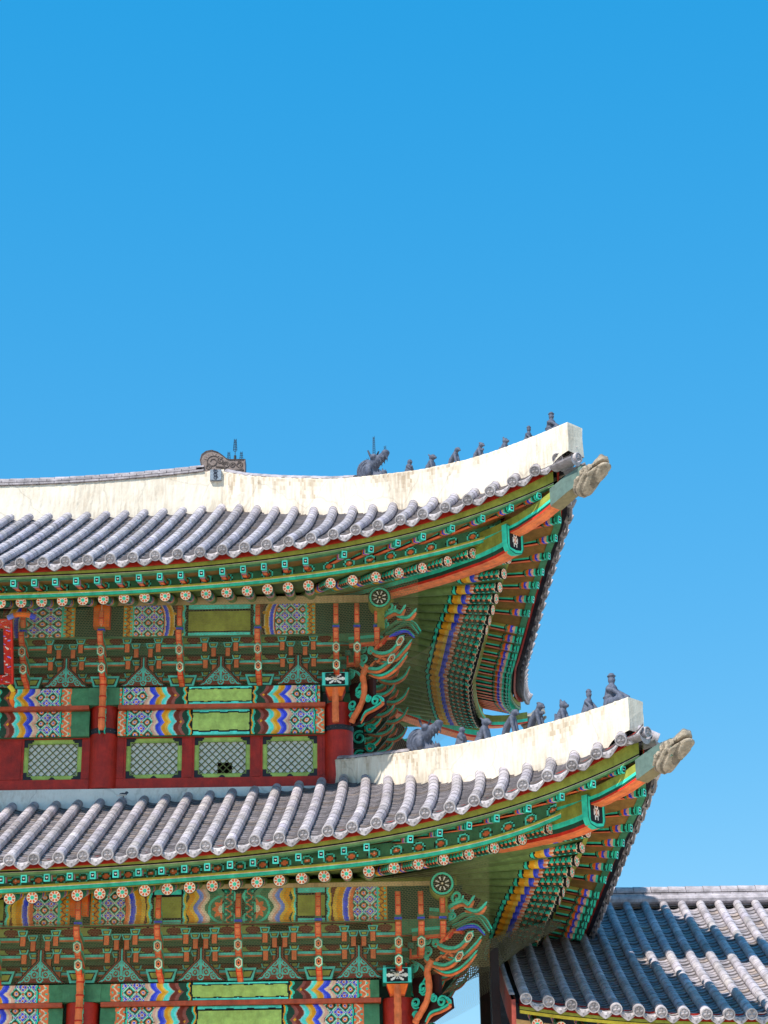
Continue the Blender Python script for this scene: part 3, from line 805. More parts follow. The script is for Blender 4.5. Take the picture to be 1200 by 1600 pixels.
Z_L = [12.22, 12.14, 12.05, 11.945, 11.86, 11.82, 11.785, 11.76, 11.75, 11.745, 11.745, 11.77, 11.79]
hip(LO, D_L, Z_L, roof_lo, -1.0, .42, .40)
# rear right hip of the upper roof, seen past the side eave
def mirror_path(p): p = np.array(p); p[:, 1] = 2*YSID-p[:, 1]; return p
dd = np.linspace(-2.0, 3.7, 30); zz = np.interp(dd, D_U, Z_U); bb = low_of(UP, dd); bb = np.maximum(bb, zz-np.interp(dd, [3.0, 3.7], [.8, .5]))
plaster_ridge(mirror_path(diag_path(UP, dd, zz)), mirror_path(diag_path(UP, dd, bb)), (q2, -q2, 0), .42, "hip_ridge", roof_up)
# white band between the lower roof and the upper wall
mb = MB(); xs = np.linspace(-7.6, 4.75, 50)
P = np.stack([np.stack([xs, np.full(50, y), np.full(50, z)], 1) for y, z in ((.62, 11.05), (.72, 11.33), (.80, 11.55), (.86, 11.70), (1.05, 11.72))], 1)
mb.grid(P, srgb(226, 222, 216))
ys = np.linspace(.84, 6.2, 30); P = np.stack([np.stack([np.full(30, 4.53+1.1-y), ys, np.full(30, z)], 1) for y, z in ((.62, 11.05), (.80, 11.55), (.86, 11.70), (1.05, 11.72))], 1)
mb.grid(P, srgb(226, 222, 216)); mb.build("plaster_band", M_PLASTER, roof_lo)

# ------------------------------------------------------------------ corner (hip) rafters with carved caps
for st in (UP, LO):
    par = roof_up if st is UP else roof_lo
    dz = 0 if st is UP else -5.36
    z = lambda v: [a+dz for a in v]
    hr = swept_box_diag(st, [-.4, .6, 1.3, 2.1, 2.8, 3.05, 3.28], z([15.35, 15.24, 15.17, 15.11, 15.10, 15.12, 15.17]), .30, np.array([.42, .42, .42, .42, .44, .46, .46]), BEAMCOL, "hip_rafter", par)
    # scalloped throat and the flower plate on its nose
    mb = MB(); c0 = diag_path(st, [3.285], z([15.40]))[0]; ax = np.array([q2, q2, 0]); ay = np.array([0, 0, 1.]); nn = np.array([q2, -q2, 0])
    def plate(x, y):
        r = np.hypot(x/.7, y/1.25); out = np.empty(x.shape+(3,)); out[:] = BLACK
        t = np.arctan2(y, x); a = np.abs(((t/(2*PI)*8) % 1)-.5)*2
        out[(r < .42) & (a < .5)] = WHITE; out[r < .14] = PINK
        e = np.maximum(np.abs(x), np.abs(y)/1.0); out[(e > .68)] = TEAL; out[e > .94] = DTEAL
        return out
    n = 21; qx = np.linspace(-1, 1, n); X, Y = np.meshgrid(qx, qx, indexing='ij')
    W = .23*(1-.25*np.clip(-Y-.5, 0, 1)*2*np.abs(X)); Hh = .30-.06*(Y > 0)
    P = c0+nn*.05+X[..., None]*ax*W[..., None]+Y[..., None]*ay*(.27-.05*np.abs(X)*(Y < 0))[..., None]
    xc, yc = np.meshgrid((qx[:-1]+qx[1:])/2, (qx[:-1]+qx[1:])/2, indexing='ij')
    mb.grid(P, plate(xc, yc))
    rim = np.concatenate([P[:, 0], P[-1, 1:], P[::-1, -1][1:], P[0, ::-1][1:]])
    mb.grid(np.stack([rim, rim-nn*.12], 1), TEAL)
    mb.build("nose_plate", M_PAINT, par)
    swept_box_diag(st, [1.6, 2.4, 3.1, 3.45, 3.8, 4.1], z([15.46, 15.46, 15.48, 15.53, 15.64, 15.79]), .27, np.array([.26, .26, .28, .28, .27, .26]), BEAMCOL, "hip_rafter", par)
    # verdigris metal sheath before the cap
    swept_box_diag(st, [4.02, 4.3, 4.55], z([15.73, 15.88, 15.98]), .30, np.array([.34, .33, .30]), [srgb(92, 112, 106)]*4+[srgb(140, 128, 92)]*3+[srgb(92, 112, 106)]*4, "metal_sheath", par, M_METAL)
# rear hip rafter of the upper roof
def rear_box(ds, zs, w, h, par):
    path = mirror_path(diag_path(UP, ds, zs)); side = np.array([q2, -q2, 0]); mb = MB()
    ps = [(-.5, 1), (-.5, .4), (-.5, .12), (-.5, 0), (.5, 0), (.5, .12), (.5, .4), (.5, 1)]
    P = np.array([[p+side*w*a+np.array([0, 0, h*b_]) for a, b_ in ps] for p in path]); C = np.empty((len(path)-1, 7, 3))
    for j, c in enumerate([OLIVE*.6, TEAL, RED, SALMON, RED, TEAL, OLIVE*.6]): C[:, j] = c
    mb.grid(P, C); mb.poly(P[-1], GREEN); mb.build("hip_rafter", M_PAINT, par)
rear_box([-.4, .6, 1.3, 2.1, 2.8, 3.28], [15.35, 15.24, 15.17, 15.11, 15.10, 15.17], .3, .45, roof_up)
rear_box([1.6, 2.4, 3.1, 3.45, 3.8, 4.35], [15.46, 15.46, 15.48, 15.53, 15.64, 15.88], .27, .27, roof_up)

# ------------------------------------------------------------------ walls, beams, windows, columns
def column(x, y, z0, z1, r, band=None):
    mb = MB(); zs = np.linspace(z0, z1, 8); th = np.linspace(0, 2*PI, 33)
    P = np.array([[[x+r*math.cos(t), y+r*math.sin(t), z] for t in th] for z in zs]); mb.grid(P, DRED, flip=True)
    o = mb.build("column", M_REDWOOD, gate, True)
    if band:
        mb = MB(); P = np.array([[[x+(r+d)*math.cos(t), y+(r+d)*math.sin(t), z] for t in th] for d, z in ((0, band[0]), (.012, band[0]), (.012, band[1]), (0, band[1]))])
        mb.grid(P, srgb(40, 44, 52), flip=True)
        for k in range(10):
            a = PI+PI*k/9; c = np.array([x+(r+.014)*math.cos(a), y+(r+.014)*math.sin(a), (band[0]+band[1])/2]); box(mb, c, (.014, .014, .014), srgb(90, 92, 98))
        b_ = mb.build("metal_band", M_METAL, gate); b_.parent = o; b_.matrix_parent_inverse = world_of(o).inverted()
    return o
ZB = (12.79, 12.89)
for x in (-5.95, .05, 4.55): column(x, 1.1, 11.715, 13.34, .275, ZB)
for y in (3.85, 6.6): column(4.55, y, 11.3, 13.34, .275, ZB)
for x in (-5.9, 0, 5.6): column(x, 0, 0, 7.55, .29)
for y in (3.85, 7.7): column(5.6, y, 0, 7.55, .29)

def tie_beam(x0, x1, y, z0, z1, name, half, chev=False, bulge=.05, off=0.0):
    mb = MB(); L = x1-x0; h = z1-z0; fn = beam_paint(L+off, h, half, chev)
    panel(mb, (x0, y, z0), (1, 0, 0), (0, 0, 1), L, h, lambda a, b_: fn(a, b_), .0145, lambda X, Y: np.stack([0*X, -bulge*np.sin(np.clip(Y/h, 0, 1)*PI)**.6, 0*X], -1))
    box(mb, ((x0+x1)/2, y+.1, (z0+z1)/2), (L-.004, .18, h-.004), GREEN)
    return mb.build(name, M_PAINT, gate)
YU = 0.98
tie_beam(.32, 4.28, YU-.06, 12.75, 13.25, "tie_beam", .55)
tie_beam(-5.7, -.22, YU-.06, 12.75, 13.25, "tie_beam", .95)
tie_beam(.05+.3, 4.55-.35, YU-.16, 13.335, 13.68, "plate_beam", .62, True, .0)
tie_beam(-5.7, -.25, YU-.16, 13.335, 13.68, "plate_beam", .95, True, .0)
mb = MB()
for x0, x1 in ((.33, 4.3), (-5.68, -.23)): box(mb, ((x0+x1)/2, YU-.05, 13.291), (x1-x0, .26, .075), srgb(190, 84, 52))
box(mb, (.05, YU-.06, 13.507), (.596, .24, .345), GREEN); box(mb, (.05, YU+.05, 13.291), (.3, .3, .07), DRED)
mb.build("red_batten", M_REDWOOD, gate)
# lower storey beams
tie_beam(.33, 5.25, -.12, 6.93, 7.47, "tie_beam", .75); tie_beam(-5.6, -.33, -.12, 6.93, 7.47, "tie_beam", .95)
tie_beam(.34, 5.25, -.22, 7.56, 7.865, "plate_beam", .85, True, .0); tie_beam(-5.6, -.34, -.22, 7.56, 7.865, "plate_beam", .95, True, .0)
mb = MB()
for x0, x1 in ((.34, 5.28), (-5.6, -.34)): box(mb, ((x0+x1)/2, -.1, 7.515), (x1-x0, .26, .075), srgb(190, 84, 52))
box(mb, (0, -.11, 7.713), (.676, .24, .305), GREEN)
mb.build("red_batten", M_REDWOOD, gate)
# lower wall and doors, below the picture
mb = MB()
for x0, x1 in ((.29, 5.31), (-5.61, -.29)):
    box(mb, ((x0+x1)/2, .12, 3.46), (x1-x0, .1, 6.9), DRED)
    for k in range(1, 6): box(mb, (x0+(x1-x0)*k/6, .05, 3.46), (.14, .08, 6.86), DRED*.85)
box(mb, (5.6, 3.45, 3.7), (.1, 6.3, 7.3), DRED)
mb.build("plank_wall", M_REDWOOD, gate)
# upper wall frame with openings
WINS = [(-5.12, -4.02), (-3.52, -2.42), (-1.47, -.365), (.485, 1.55), (1.79, 2.852), (3.093, 4.137)]
WZ0, WZ1 = 11.94, 12.735
mb = MB()
box(mb, (-.7, 1.12, 11.815), (10.05, .22, .235), DRED); box(mb, (-.7, 1.13, 12.748+.0), (10.0, .2, .03), DRED)
edges = [-5.67]+[v for w in WINS for v in w]+[4.28]
for i in range(0, len(edges), 2):
    a, b_ = edges[i], edges[i+1]; box(mb, ((a+b_)/2, 1.13, (WZ0+WZ1)/2-.002), (b_-a, .18, WZ1-WZ0+.004), DRED)
    box(mb, ((a+b_)/2, 1.032, (WZ0+WZ1)/2), (max(.03, b_-a-.09), .02, WZ1-WZ0-.01), DRED*.92)
mb.build("wall_frame", M_REDWOOD, gate)
def lattice_window(x0, x1, torn=False):
    w = x1-x0; h = WZ1-WZ0; y = 1.10
    fr = MB(); t = .062
    for c, s in (((x0+w/2, y, WZ1-t/2), (w, .06, t)), ((x0+w/2, y, WZ0+t/2), (w, .06, t)), ((x0+t/2, y, WZ0+h/2), (t, .06, h-2*t)), ((x1-t/2, y, WZ0+h/2), (t, .06, h-2*t))): box(fr, c, s, LGREEN*.8)
    o = fr.build("window", M_PAINT, gate)
    if torn: o['label'] = "lattice window with a dark square hole in its paper"
    pn = MB(); cells = []
    n = 10
    for i in range(n):
        for j in range(8):
            px0 = x0+t+(w-2*t)*i/n; px1 = x0+t+(w-2*t)*(i+1)/n; pz0 = WZ0+t+(h-2*t)*j/8; pz1 = WZ0+t+(h-2*t)*(j+1)/8
            if torn and 4 <= i <= 6 and j <= 2: continue
            pn.add([[px0, y+.035, pz0], [px1, y+.035, pz0], [px1, y+.035, pz1], [px0, y+.035, pz1]], [(0, 1, 2, 3)], srgb(240, 242, 242))
    p = pn.build("paper_pane", M_PAPER, o)
    lt = MB(); xa, xb, za, zb = x0+t, x1-t, WZ0+t, WZ1-t; pitch = .138
    for sg in (1, -1):
        k = -12
        while k < 24:
            # line x*cos+..: z = sg*(x-xc0) clipped to the opening
            c0 = (xa if sg > 0 else xa)+k*pitch
            pts = []
            for tt in np.linspace(0, 1, 2): pass
            # param: x from xa..xb ; z = za + sg*(x-c0)
            lo = xa; hi = xb
            if sg > 0: lo = max(lo, c0); hi = min(hi, c0+(zb-za))
            else: hi = min(hi, c0); lo = max(lo, c0-(zb-za))
            if hi-lo > .02:
                A = np.array([lo, y+.002*sg, za+sg*(lo-c0)]); B = np.array([hi, y+.002*sg, za+sg*(hi-c0)])
                sweep(lt, [A, B], np.array([[-.0075, -.012], [.0075, -.012], [.0075, .012], [-.0075, .012]]), srgb(104, 112, 62), up=(0, 1, 0))
            k += 1
    box(lt, (x0+w/2, y-.012, WZ1-t-.012), (w-2*t, .02, .024), LGREEN*.7); box(lt, (x0+w/2, y-.012, WZ0+t+.012), (w-2*t, .02, .024), LGREEN*.7)
    for xx in (xa+.012, xb-.012): box(lt, (xx, y-.012, WZ0+h/2), (.024, .02, h-2*t-.05), LGREEN*.7)
    lt.build("lattice", M_PAINT, o)
    for sx, xx in ((1, x0), (-1, x1)):
        for sz, zz in ((1, WZ0), (-1, WZ1)):
            ir = MB(); box(ir, (xx+sx*.075, y-.036, zz+sz*.035), (.15, .012, .07), srgb(34, 34, 40)); box(ir, (xx+sx*.035, y-.036, zz+sz*.11), (.07, .012, .08), srgb(34, 34, 40))
            box(ir, (xx+sx*.165, y-.036, zz+sz*.02), (.03, .012, .035), srgb(34, 34, 40)); ir.build("corner_iron", M_METAL, o)
    ir = MB(); ir.poly([[x0+w/2-.07, y-.036, WZ0+.004], [x0+w/2+.07, y-.036, WZ0+.004], [x0+w/2+.03, y-.036, WZ0+.045], [x0+w/2, y-.036, WZ0+.06], [x0+w/2-.03, y-.036, WZ0+.045]], srgb(34, 34, 40)); ir.build("corner_iron", M_METAL, o)
for i, w in enumerate(WINS): lattice_window(*w, torn=(i == 4))
# dark interior behind the torn paper and the rest of the upper storey
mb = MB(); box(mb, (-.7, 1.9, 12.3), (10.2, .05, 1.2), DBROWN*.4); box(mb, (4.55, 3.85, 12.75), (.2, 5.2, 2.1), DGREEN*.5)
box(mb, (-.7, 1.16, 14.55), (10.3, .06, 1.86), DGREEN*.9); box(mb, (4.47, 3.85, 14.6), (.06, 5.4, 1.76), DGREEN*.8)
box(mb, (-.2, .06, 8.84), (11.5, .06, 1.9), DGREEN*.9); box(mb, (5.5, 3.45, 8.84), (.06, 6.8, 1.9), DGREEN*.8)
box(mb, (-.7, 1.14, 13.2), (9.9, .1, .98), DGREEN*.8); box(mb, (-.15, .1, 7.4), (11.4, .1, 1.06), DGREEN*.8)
mb.build("inner_wall", M_PAINT, gate)
mb = MB()
for st, dd_ in ((UP, -2.18), (LO, -.8)):
    es = np.linspace(-8.2-st.xc+1.2, 4.1, 50); rows = []
    for f_ in np.linspace(0, 1, 7):
        L_ = np.maximum(.05, st.oT(es)-np.maximum(es, dd_)); P = np.array([st.surf(e, f_*l_+.03) for e, l_ in zip(es, L_)]); P[:, 2] -= .13; P[:, 1] = 2*YSID-P[:, 1]; rows.append(P)
    mb.grid(np.array(rows), TILED)
mb.build("rear_slope", M_TILE, gate)
# side beams of both storeys
mb = MB()
for (xx, ya, yb, za, zb) in ((4.60, 1.4, 6.4, 12.76, 13.25), (5.66, .35, 6.7, 6.95, 7.47)):
    fn = beam_paint((yb-ya)/2, zb-za, .3)
    panel(mb, (xx, ya, za), (0, 1, 0), (0, 0, 1), yb-ya, zb-za, lambda a, b_: fn(a % ((yb-ya)/2), b_), .03)
    box(mb, (xx+.02, (ya+yb)/2, zb+.26), (.3, yb-ya, .36), GREEN)
mb.build("side_beam", M_PAINT, gate)
# purlins: painted front boards, plaster infill, round log with flower ends
for st, op, zb, zt_, fr, x0 in ((UP, .86, 14.52, 15.14, frieze_upper, -6.6), (LO, .80, 8.80, 9.40, frieze_lower, -7.0)):
    mb = MB(); y = st.yc-op
    def fz(a, b_, st=st, fr=fr, h=zt_-zb, x0=x0):
        X = a+x0; base = st.xc-2.24 if st is UP else 2.8
        if st is UP: X = np.where(X > 0.05, X, 0.05+np.abs(X-.05)*(2.24/2.98)); 
        else: X = np.where(X > 0, X, np.abs(X)*(2.8/2.95))
        return fr(X, b_, h)
    panel(mb, (x0, y, zb), (1, 0, 0), (0, 0, 1), st.xc+op-x0+.35, zt_-zb, fz, .0145)
    box(mb, ((x0+st.xc)/2, y+.07, (zb+zt_)/2), (st.xc-x0, .12, zt_-zb-.004), GREEN)
    box(mb, (st.xc+op-.0, YSID, (zb+zt_)/2), (.14, 2*(YSID-st.yc)+2*op+.5, zt_-zb-.01), OLIVE*.6)
    # orange beam heads over the columns
    for cx in ([.05] if st is UP else [0]):
        box(mb, (cx, y-.10, zb+.36), (.3, .2, .44), ORANGE); box(mb, (cx+.152, y-.1, zb+.36), (.006, .19, .43), RED); box(mb, (cx-.152, y-.1, zb+.36), (.006, .19, .43), RED); box(mb, (cx, y-.203, zb+.36), (.012, .006, .43), CREAM)
        box(mb, (cx, y-.14, zb+.6), (.42, .1, .05), BROWN)
    mb.build("purlin_board", M_PAINT, gate)
    mb = MB(); rp = .215; zc = zt_-.06
    P = np.array([[st.xc+op-.02+rp*math.cos(t), yy, zc+rp*math.sin(t)] for yy in (st.yc-op-.45, 2*YSID-st.yc+op+.45) for t in np.linspace(0, 2*PI, 25)]).reshape(2, 25, 3); mb.grid(P, OLIVE*.8)
    disc(mb, (st.xc+op-.02, st.yc-op-.452, zc), np.array([1, 0, 0]), np.array([0, 0, 1]), rp, big_flower, 12, 48)
    P = np.array([[xx, st.yc-op+.16+rp*.7*math.cos(t), zc+.1+rp*.7*math.sin(t)] for xx in (x0, st.xc+op+.25) for t in np.linspace(0, 2*PI, 25)]).reshape(2, 25, 3); mb.grid(P, OLIVE*.8)
    mb.build("purlin", M_PAINT, gate)
    mb = MB(); es = np.linspace(x0-st.xc, op, 60); P = np.stack([st.P(es, op+.02, np.full(60, zt_+.0)), st.P(es, op+.02, st.zw+1.93-.35+.0*es)], 1); mb.grid(P, BEIGE); mb.build("plaster_infill", M_PLASTER, gate)

# ------------------------------------------------------------------ bracket clusters (origin: wall plane, foot of the big block; front is -y)
def arm_face(w, h):
    def fn(x, y):
        out = np.empty(x.shape+(3,)); out[:] = OLIVE*.62+GREEN*.35
        xx = np.abs(x-w/2); e2 = ((xx-.235)/.135)**2+((y-h*.64)/(h*.27))**2
        out[e2 < 1] = BLACK; out[e2 < .88] = BROWN*.75
        out[y > h-.012] = BLACK
        out[y < .098] = BLACK; out[y < .086] = CYAN*.8; out[y < .036] = BLACK; out[y < .024] = SALMON*.8
        e = w/2-xx
        out[(e < .012)] = RED
        return out
    return fn
def back_face(x, y):
    out = np.empty(x.shape+(3,)); out[:] = GREEN*.5
    out[(y > .20)] = DTEAL*1.2; out[(y > .19) & (y < .2)] = BLACK; out[y < .02] = BLACK
    return out
def trap(mb, cx, y, z, wt, wb, h, d):
    """little bearing block with a teal rim, black line and green middle"""
    def pr(s, yy, dz, hh): return [[cx-wb/2*s, yy, z+dz], [cx+wb/2*s, yy, z+dz], [cx+wt/2*s, yy, z+dz+hh], [cx-wt/2*s, yy, z+dz+hh]]
    A = pr(1, y, 0, h); B = pr(1, y+d, 0, h)
    mb.add(A+B, [(0, 1, 2, 3), (4, 7, 6, 5), (0, 4, 5, 1), (1, 5, 6, 2), (2, 6, 7, 3), (3, 7, 4, 0)], [CYAN*.8, DTEAL, DTEAL, DTEAL, TEAL, DTEAL])
    f1, f2 = (.72, .52) if wt < .3 else (.84, .74)
    mb.poly(pr(f1, y-.003, h*.18, h*.62), BLACK); mb.poly(pr(f2, y-.006, h*.28, h*.42), OLIVE*.95)
def horn(mb, pts, th, w=.085, teal=False):
    """carved bracket tongue: side profile pts (forward, up), thickness th tapering; red-orange belly, teal back"""
    c = bez([(p[0], 0, p[1]) for p in pts], 7)[:, [0, 2]]; n = len(c)
    tt = np.gradient(c, axis=0); tt /= np.linalg.norm(tt, axis=1, keepdims=True); nn = np.stack([-tt[:, 1], tt[:, 0]], 1)
    t = np.interp(np.linspace(0, 1, n), np.linspace(0, 1, len(th)), th)[:, None]
    ring = []
    for sx, f in ((-.36, -.5), (.36, -.5), (.5, -.42), (.5, -.2), (.5, .2), (.5, .5), (-.5, .5), (-.5, .2), (-.5, -.2), (-.5, -.42), (-.36, -.5)):
        p = c+nn*t*f; ring.append(np.stack([np.full(n, sx*w), -p[:, 0], p[:, 1]], 1))
    P = np.stack(ring, 1)
    seg = np.arange(n-1); C = np.empty((n-1, 10, 3))
    for j, col in enumerate([SALMON, RED, SALMON*.9, GREEN, TEAL, TEAL, TEAL, GREEN, SALMON*.9, RED]): C[:, j] = col
    C[:, 0] = np.where((seg % 7 == 3)[:, None], RED, SALMON)
    if teal: C[:, 2] = C[:, 9] = SALMON; C[:, 3] = C[:, 8] = TEAL; C[:, 4] = C[:, 7] = CYAN*.8; C[:, 1] = TEAL
    mb.grid(P, C); mb.poly(P[-1][:-1][::-1], ORANGE); mb.poly(P[0][:-1], GREEN)
def hexplate(mb, f, z, w=.105, h=.19, tilt=.35):
    ax = np.array([1, 0, 0.]); ay = np.array([0, -math.sin(tilt), math.cos(tilt)]); c = np.array([0, -f, z]); nn = np.array([0, -math.cos(tilt), -math.sin(tilt)])
    def ring(s, o): return np.array([c+nn*o+ax*x*w/2*s+ay*y*h/2*s for x, y in ((0, 1), (1, .55), (1, -.55), (0, -1), (-1, -.55), (-1, .55))])
    A, B = ring(1, 0), ring(1, -.05)
    mb.poly(A, TEAL); mb.grid(np.stack([np.vstack([A, A[:1]]), np.vstack([B, B[:1]])], 1), DTEAL)
    mb.poly(ring(.84, .003), CREAM); mb.poly(ring(.62, .006), DGREEN*1.6); mb.poly(ring(.48, .009)*1.0, SALMON); mb.poly(ring(.22, .012), BLACK)
def make_cluster(width, column_cluster=False):
    body = MB()
    for k in range(3):
        y = -.12-.21*k; z = .13+.272*k
        panel(body, (-.47, y, z), (1, 0, 0), (0, 0, 1), .94, .255, arm_face(.94, .255), .0155)
        box(body, (0, y+.045, z+.127), (.935, .08, .251), GREEN)
        for s in (-1, 1):   # salmon end grain under every bearing block
            box(body, (s*.445, y-.013, z+.015), (.082, .03, .165), SALMON); box(body, (s*.397, y-.012, z+.015), (.016, .03, .165), BLACK); box(body, (s*.485, y-.012, z+.015), (.012, .03, .165), RED)
            if k > 0:
                box(body, (s*.605, y+.117, z-.045), (.075, .03, .17), SALMON*.9); box(body, (s*.560, y+.119, z-.045), (.016, .03, .17), BLACK); box(body, (s*.645, y+.119, z-.045), (.012, .03, .17), RED)
        panel(body, (-width/2, y+.14, z-.10), (1, 0, 0), (0, 0, 1), width, .27, back_face, .02)
        body.grid(np.array([[[-width/2, y+.14, z-.10], [width/2, y+.14, z-.10]], [[-width/2, y+.34, z-.09], [width/2, y+.34, z-.09]]]), DGREEN*.8)
    body.grid(np.array([[[-width/2, -.50, .925], [width/2, -.50, .925]], [[-width/2, -.84, .925], [width/2, -.84, .925]]]), BROWN)
    o = body.build("bracket_cluster", M_PAINT)
    cap = MB(); trap(cap, 0, -.27, .0, .56, .44, .22, .5)
    ch = [cap.build("capital_block", M_PAINT)]
    for k in range(3):
        y = -.12-.21*k; z = .13+.272*k
        for s in (-1, 1):
            m_ = MB(); trap(m_, s*.445, y-.065, z+.092, .185, .125, .105, .10); ch.append(m_.build("bearing_block", M_PAINT))
            if k > 0:
                m_ = MB(); trap(m_, s*.605, y+.065, z+.035, .185, .125, .10, .10); ch.append(m_.build("bearing_block", M_PAINT))
    for k in range(3):
        f = .22+.22*k; z = .25+.272*k
        t = MB()
        horn(t, [(f-.12, z-.20), (f+.08, z-.16), (f+.22, z-.12), (f+.36, z-.13), (f+.47, z-.07), (f+.53, z+.03)], [.20, .19, .17, .15, .13, .09], .108)
        if k < 2: hexplate(t, f+.585, z-.035, .14, .22)
        ch.append(t.build("tongue", M_PAINT))
    t = MB(); horn(t, [(.55, 1.02), (.85, 1.0), (1.0, 1.06), (1.02, 1.20), (.97, 1.36)], [.2, .22, .18, .14, .11], .095)
    box(t, (0, -.93, .93), (.12, .2, .12), GREEN); box(t, (0, -1.0, .90), (.13, .12, .035), BLUE)
    ch.append(t.build("beak", M_PAINT))
    if column_cluster:
        t = MB(); zz = np.linspace(-.92, .12, 15)
        path = np.stack([0*zz, -.48-.05*np.sin((zz+.92)*7)*.5-.12*np.clip(zz, 0, 1), zz], 1)
        sc = 1+.12*np.abs(np.sin(np.arange(15)*PI/2.5)); sc[0] = .8
        tube(t, path, .062, SALMON, 9, sc, up=(1, 0, 0))
        for i in (3, 6, 9, 12): tube(t, path[i]+np.array([[0, 0, -.012], [0, 0, .012]]), .075, RED*.9, 9, up=(1, 0, 0))
        # scroll-edged bracket board behind it
        for i in range(6):
            zc = -.86+.16*i; a = np.linspace(0, 5.2, 14); rr = .035+.055*a/5.2
            for sx in (-.05, .05): tube(t, np.stack([0*a+sx, -.36+rr*np.cos(a)*1.0, zc+rr*np.sin(a)], 1), .014, TEAL, 5, up=(1, 0, 0))
        box(t, (0, -.24, -.38), (.09, .3, .98), DGREEN)
        ch.append(t.build("column_bracket", M_PAINT))
    for c in ch: c.parent = o
    return o
def make_board():
    m_ = MB(); w = .92; h = .63; n = 52; ys = np.linspace(0, h, 41); yc = (ys[:-1]+ys[1:])/2
    hw = lambda y: np.where(y < .05, .46-1.6*y, np.where(y < .40, .082+.298*(1-np.clip((y-.05)/.33, 0, 1))**1.5+.05*np.sin(np.clip((y-.05)/.33, 0, 1)*PI), .082+0*y))*np.where(y > .54, np.sqrt(np.clip(1-((y-.54)/.10)**2, .12, 1)), 1)
    us = np.linspace(-1, 1, n+1); U, Y = np.meshgrid(us, ys, indexing='ij')
    def pos(off): return np.stack([U*hw(Y), np.full(U.shape, -.30+off), Y], -1)
    uc, yy = np.meshgrid((us[:-1]+us[1:])/2, yc, indexing='ij'); x = uc*hw(yy)
    C = fan_panel(x, yy); edge = hw(yy)-np.abs(x)
    top = yy > .60
    C[(edge < .055) | top] = BROWN*1.25; C[(edge < .03)] = BLACK; C[(edge > .055) & (edge < .07)] = BLACK; C[(edge > .07) & (edge < .085)] = CYAN*.8
    m_.grid(pos(0), C)
    e = np.concatenate([pos(0)[0], pos(0)[-1][::-1]]); m_.grid(np.stack([e, e+[0, .16, 0]], 1), DBROWN)
    return m_.build("flower_board", M_PAINT)
CL_U = make_cluster(1.50); CLC_U = make_cluster(1.50, True); FB = make_board()
def place(o, x, y, z, rz=0, first=[set()], s=1.0):
    T = Matrix.Translation((x, y, z)) @ Matrix.Rotation(rz, 4, 'Z') @ Matrix.Scale(s, 4)
    if o.name not in first[0]:
        first[0].add(o.name); o.parent = gate; o.matrix_parent_inverse = world_of(gate).inverted(); o.matrix_basis = T; return o
    return copy_part(o, gate, T)
xs_u = [.05+1.493*k for k in range(-4, 4)]; xs_l = [-1.475*k for k in range(4, 0, -1)]+[1.4*k for k in range(5)]
for st, xs_, zc in ((UP, xs_u, 13.70), (LO, xs_l, 7.885)):
    for i, x in enumerate(xs_):
        colm = i in (0, 4) if st is UP else i in (0, 4)
        place(CLC_U if colm else CL_U, x, st.yc, zc)
        if i < len(xs_)-1: place(FB, (x+xs_[i+1])/2, st.yc-.02, zc+.005)
    ys_ = [st.yc+(2*(YSID-st.yc))*k/4 for k in range(5)] if st is UP else [st.yc+6.9*k/5 for k in range(4)]
    for j, y in enumerate(ys_):
        place(CL_U, st.xc, y, zc, PI/2)
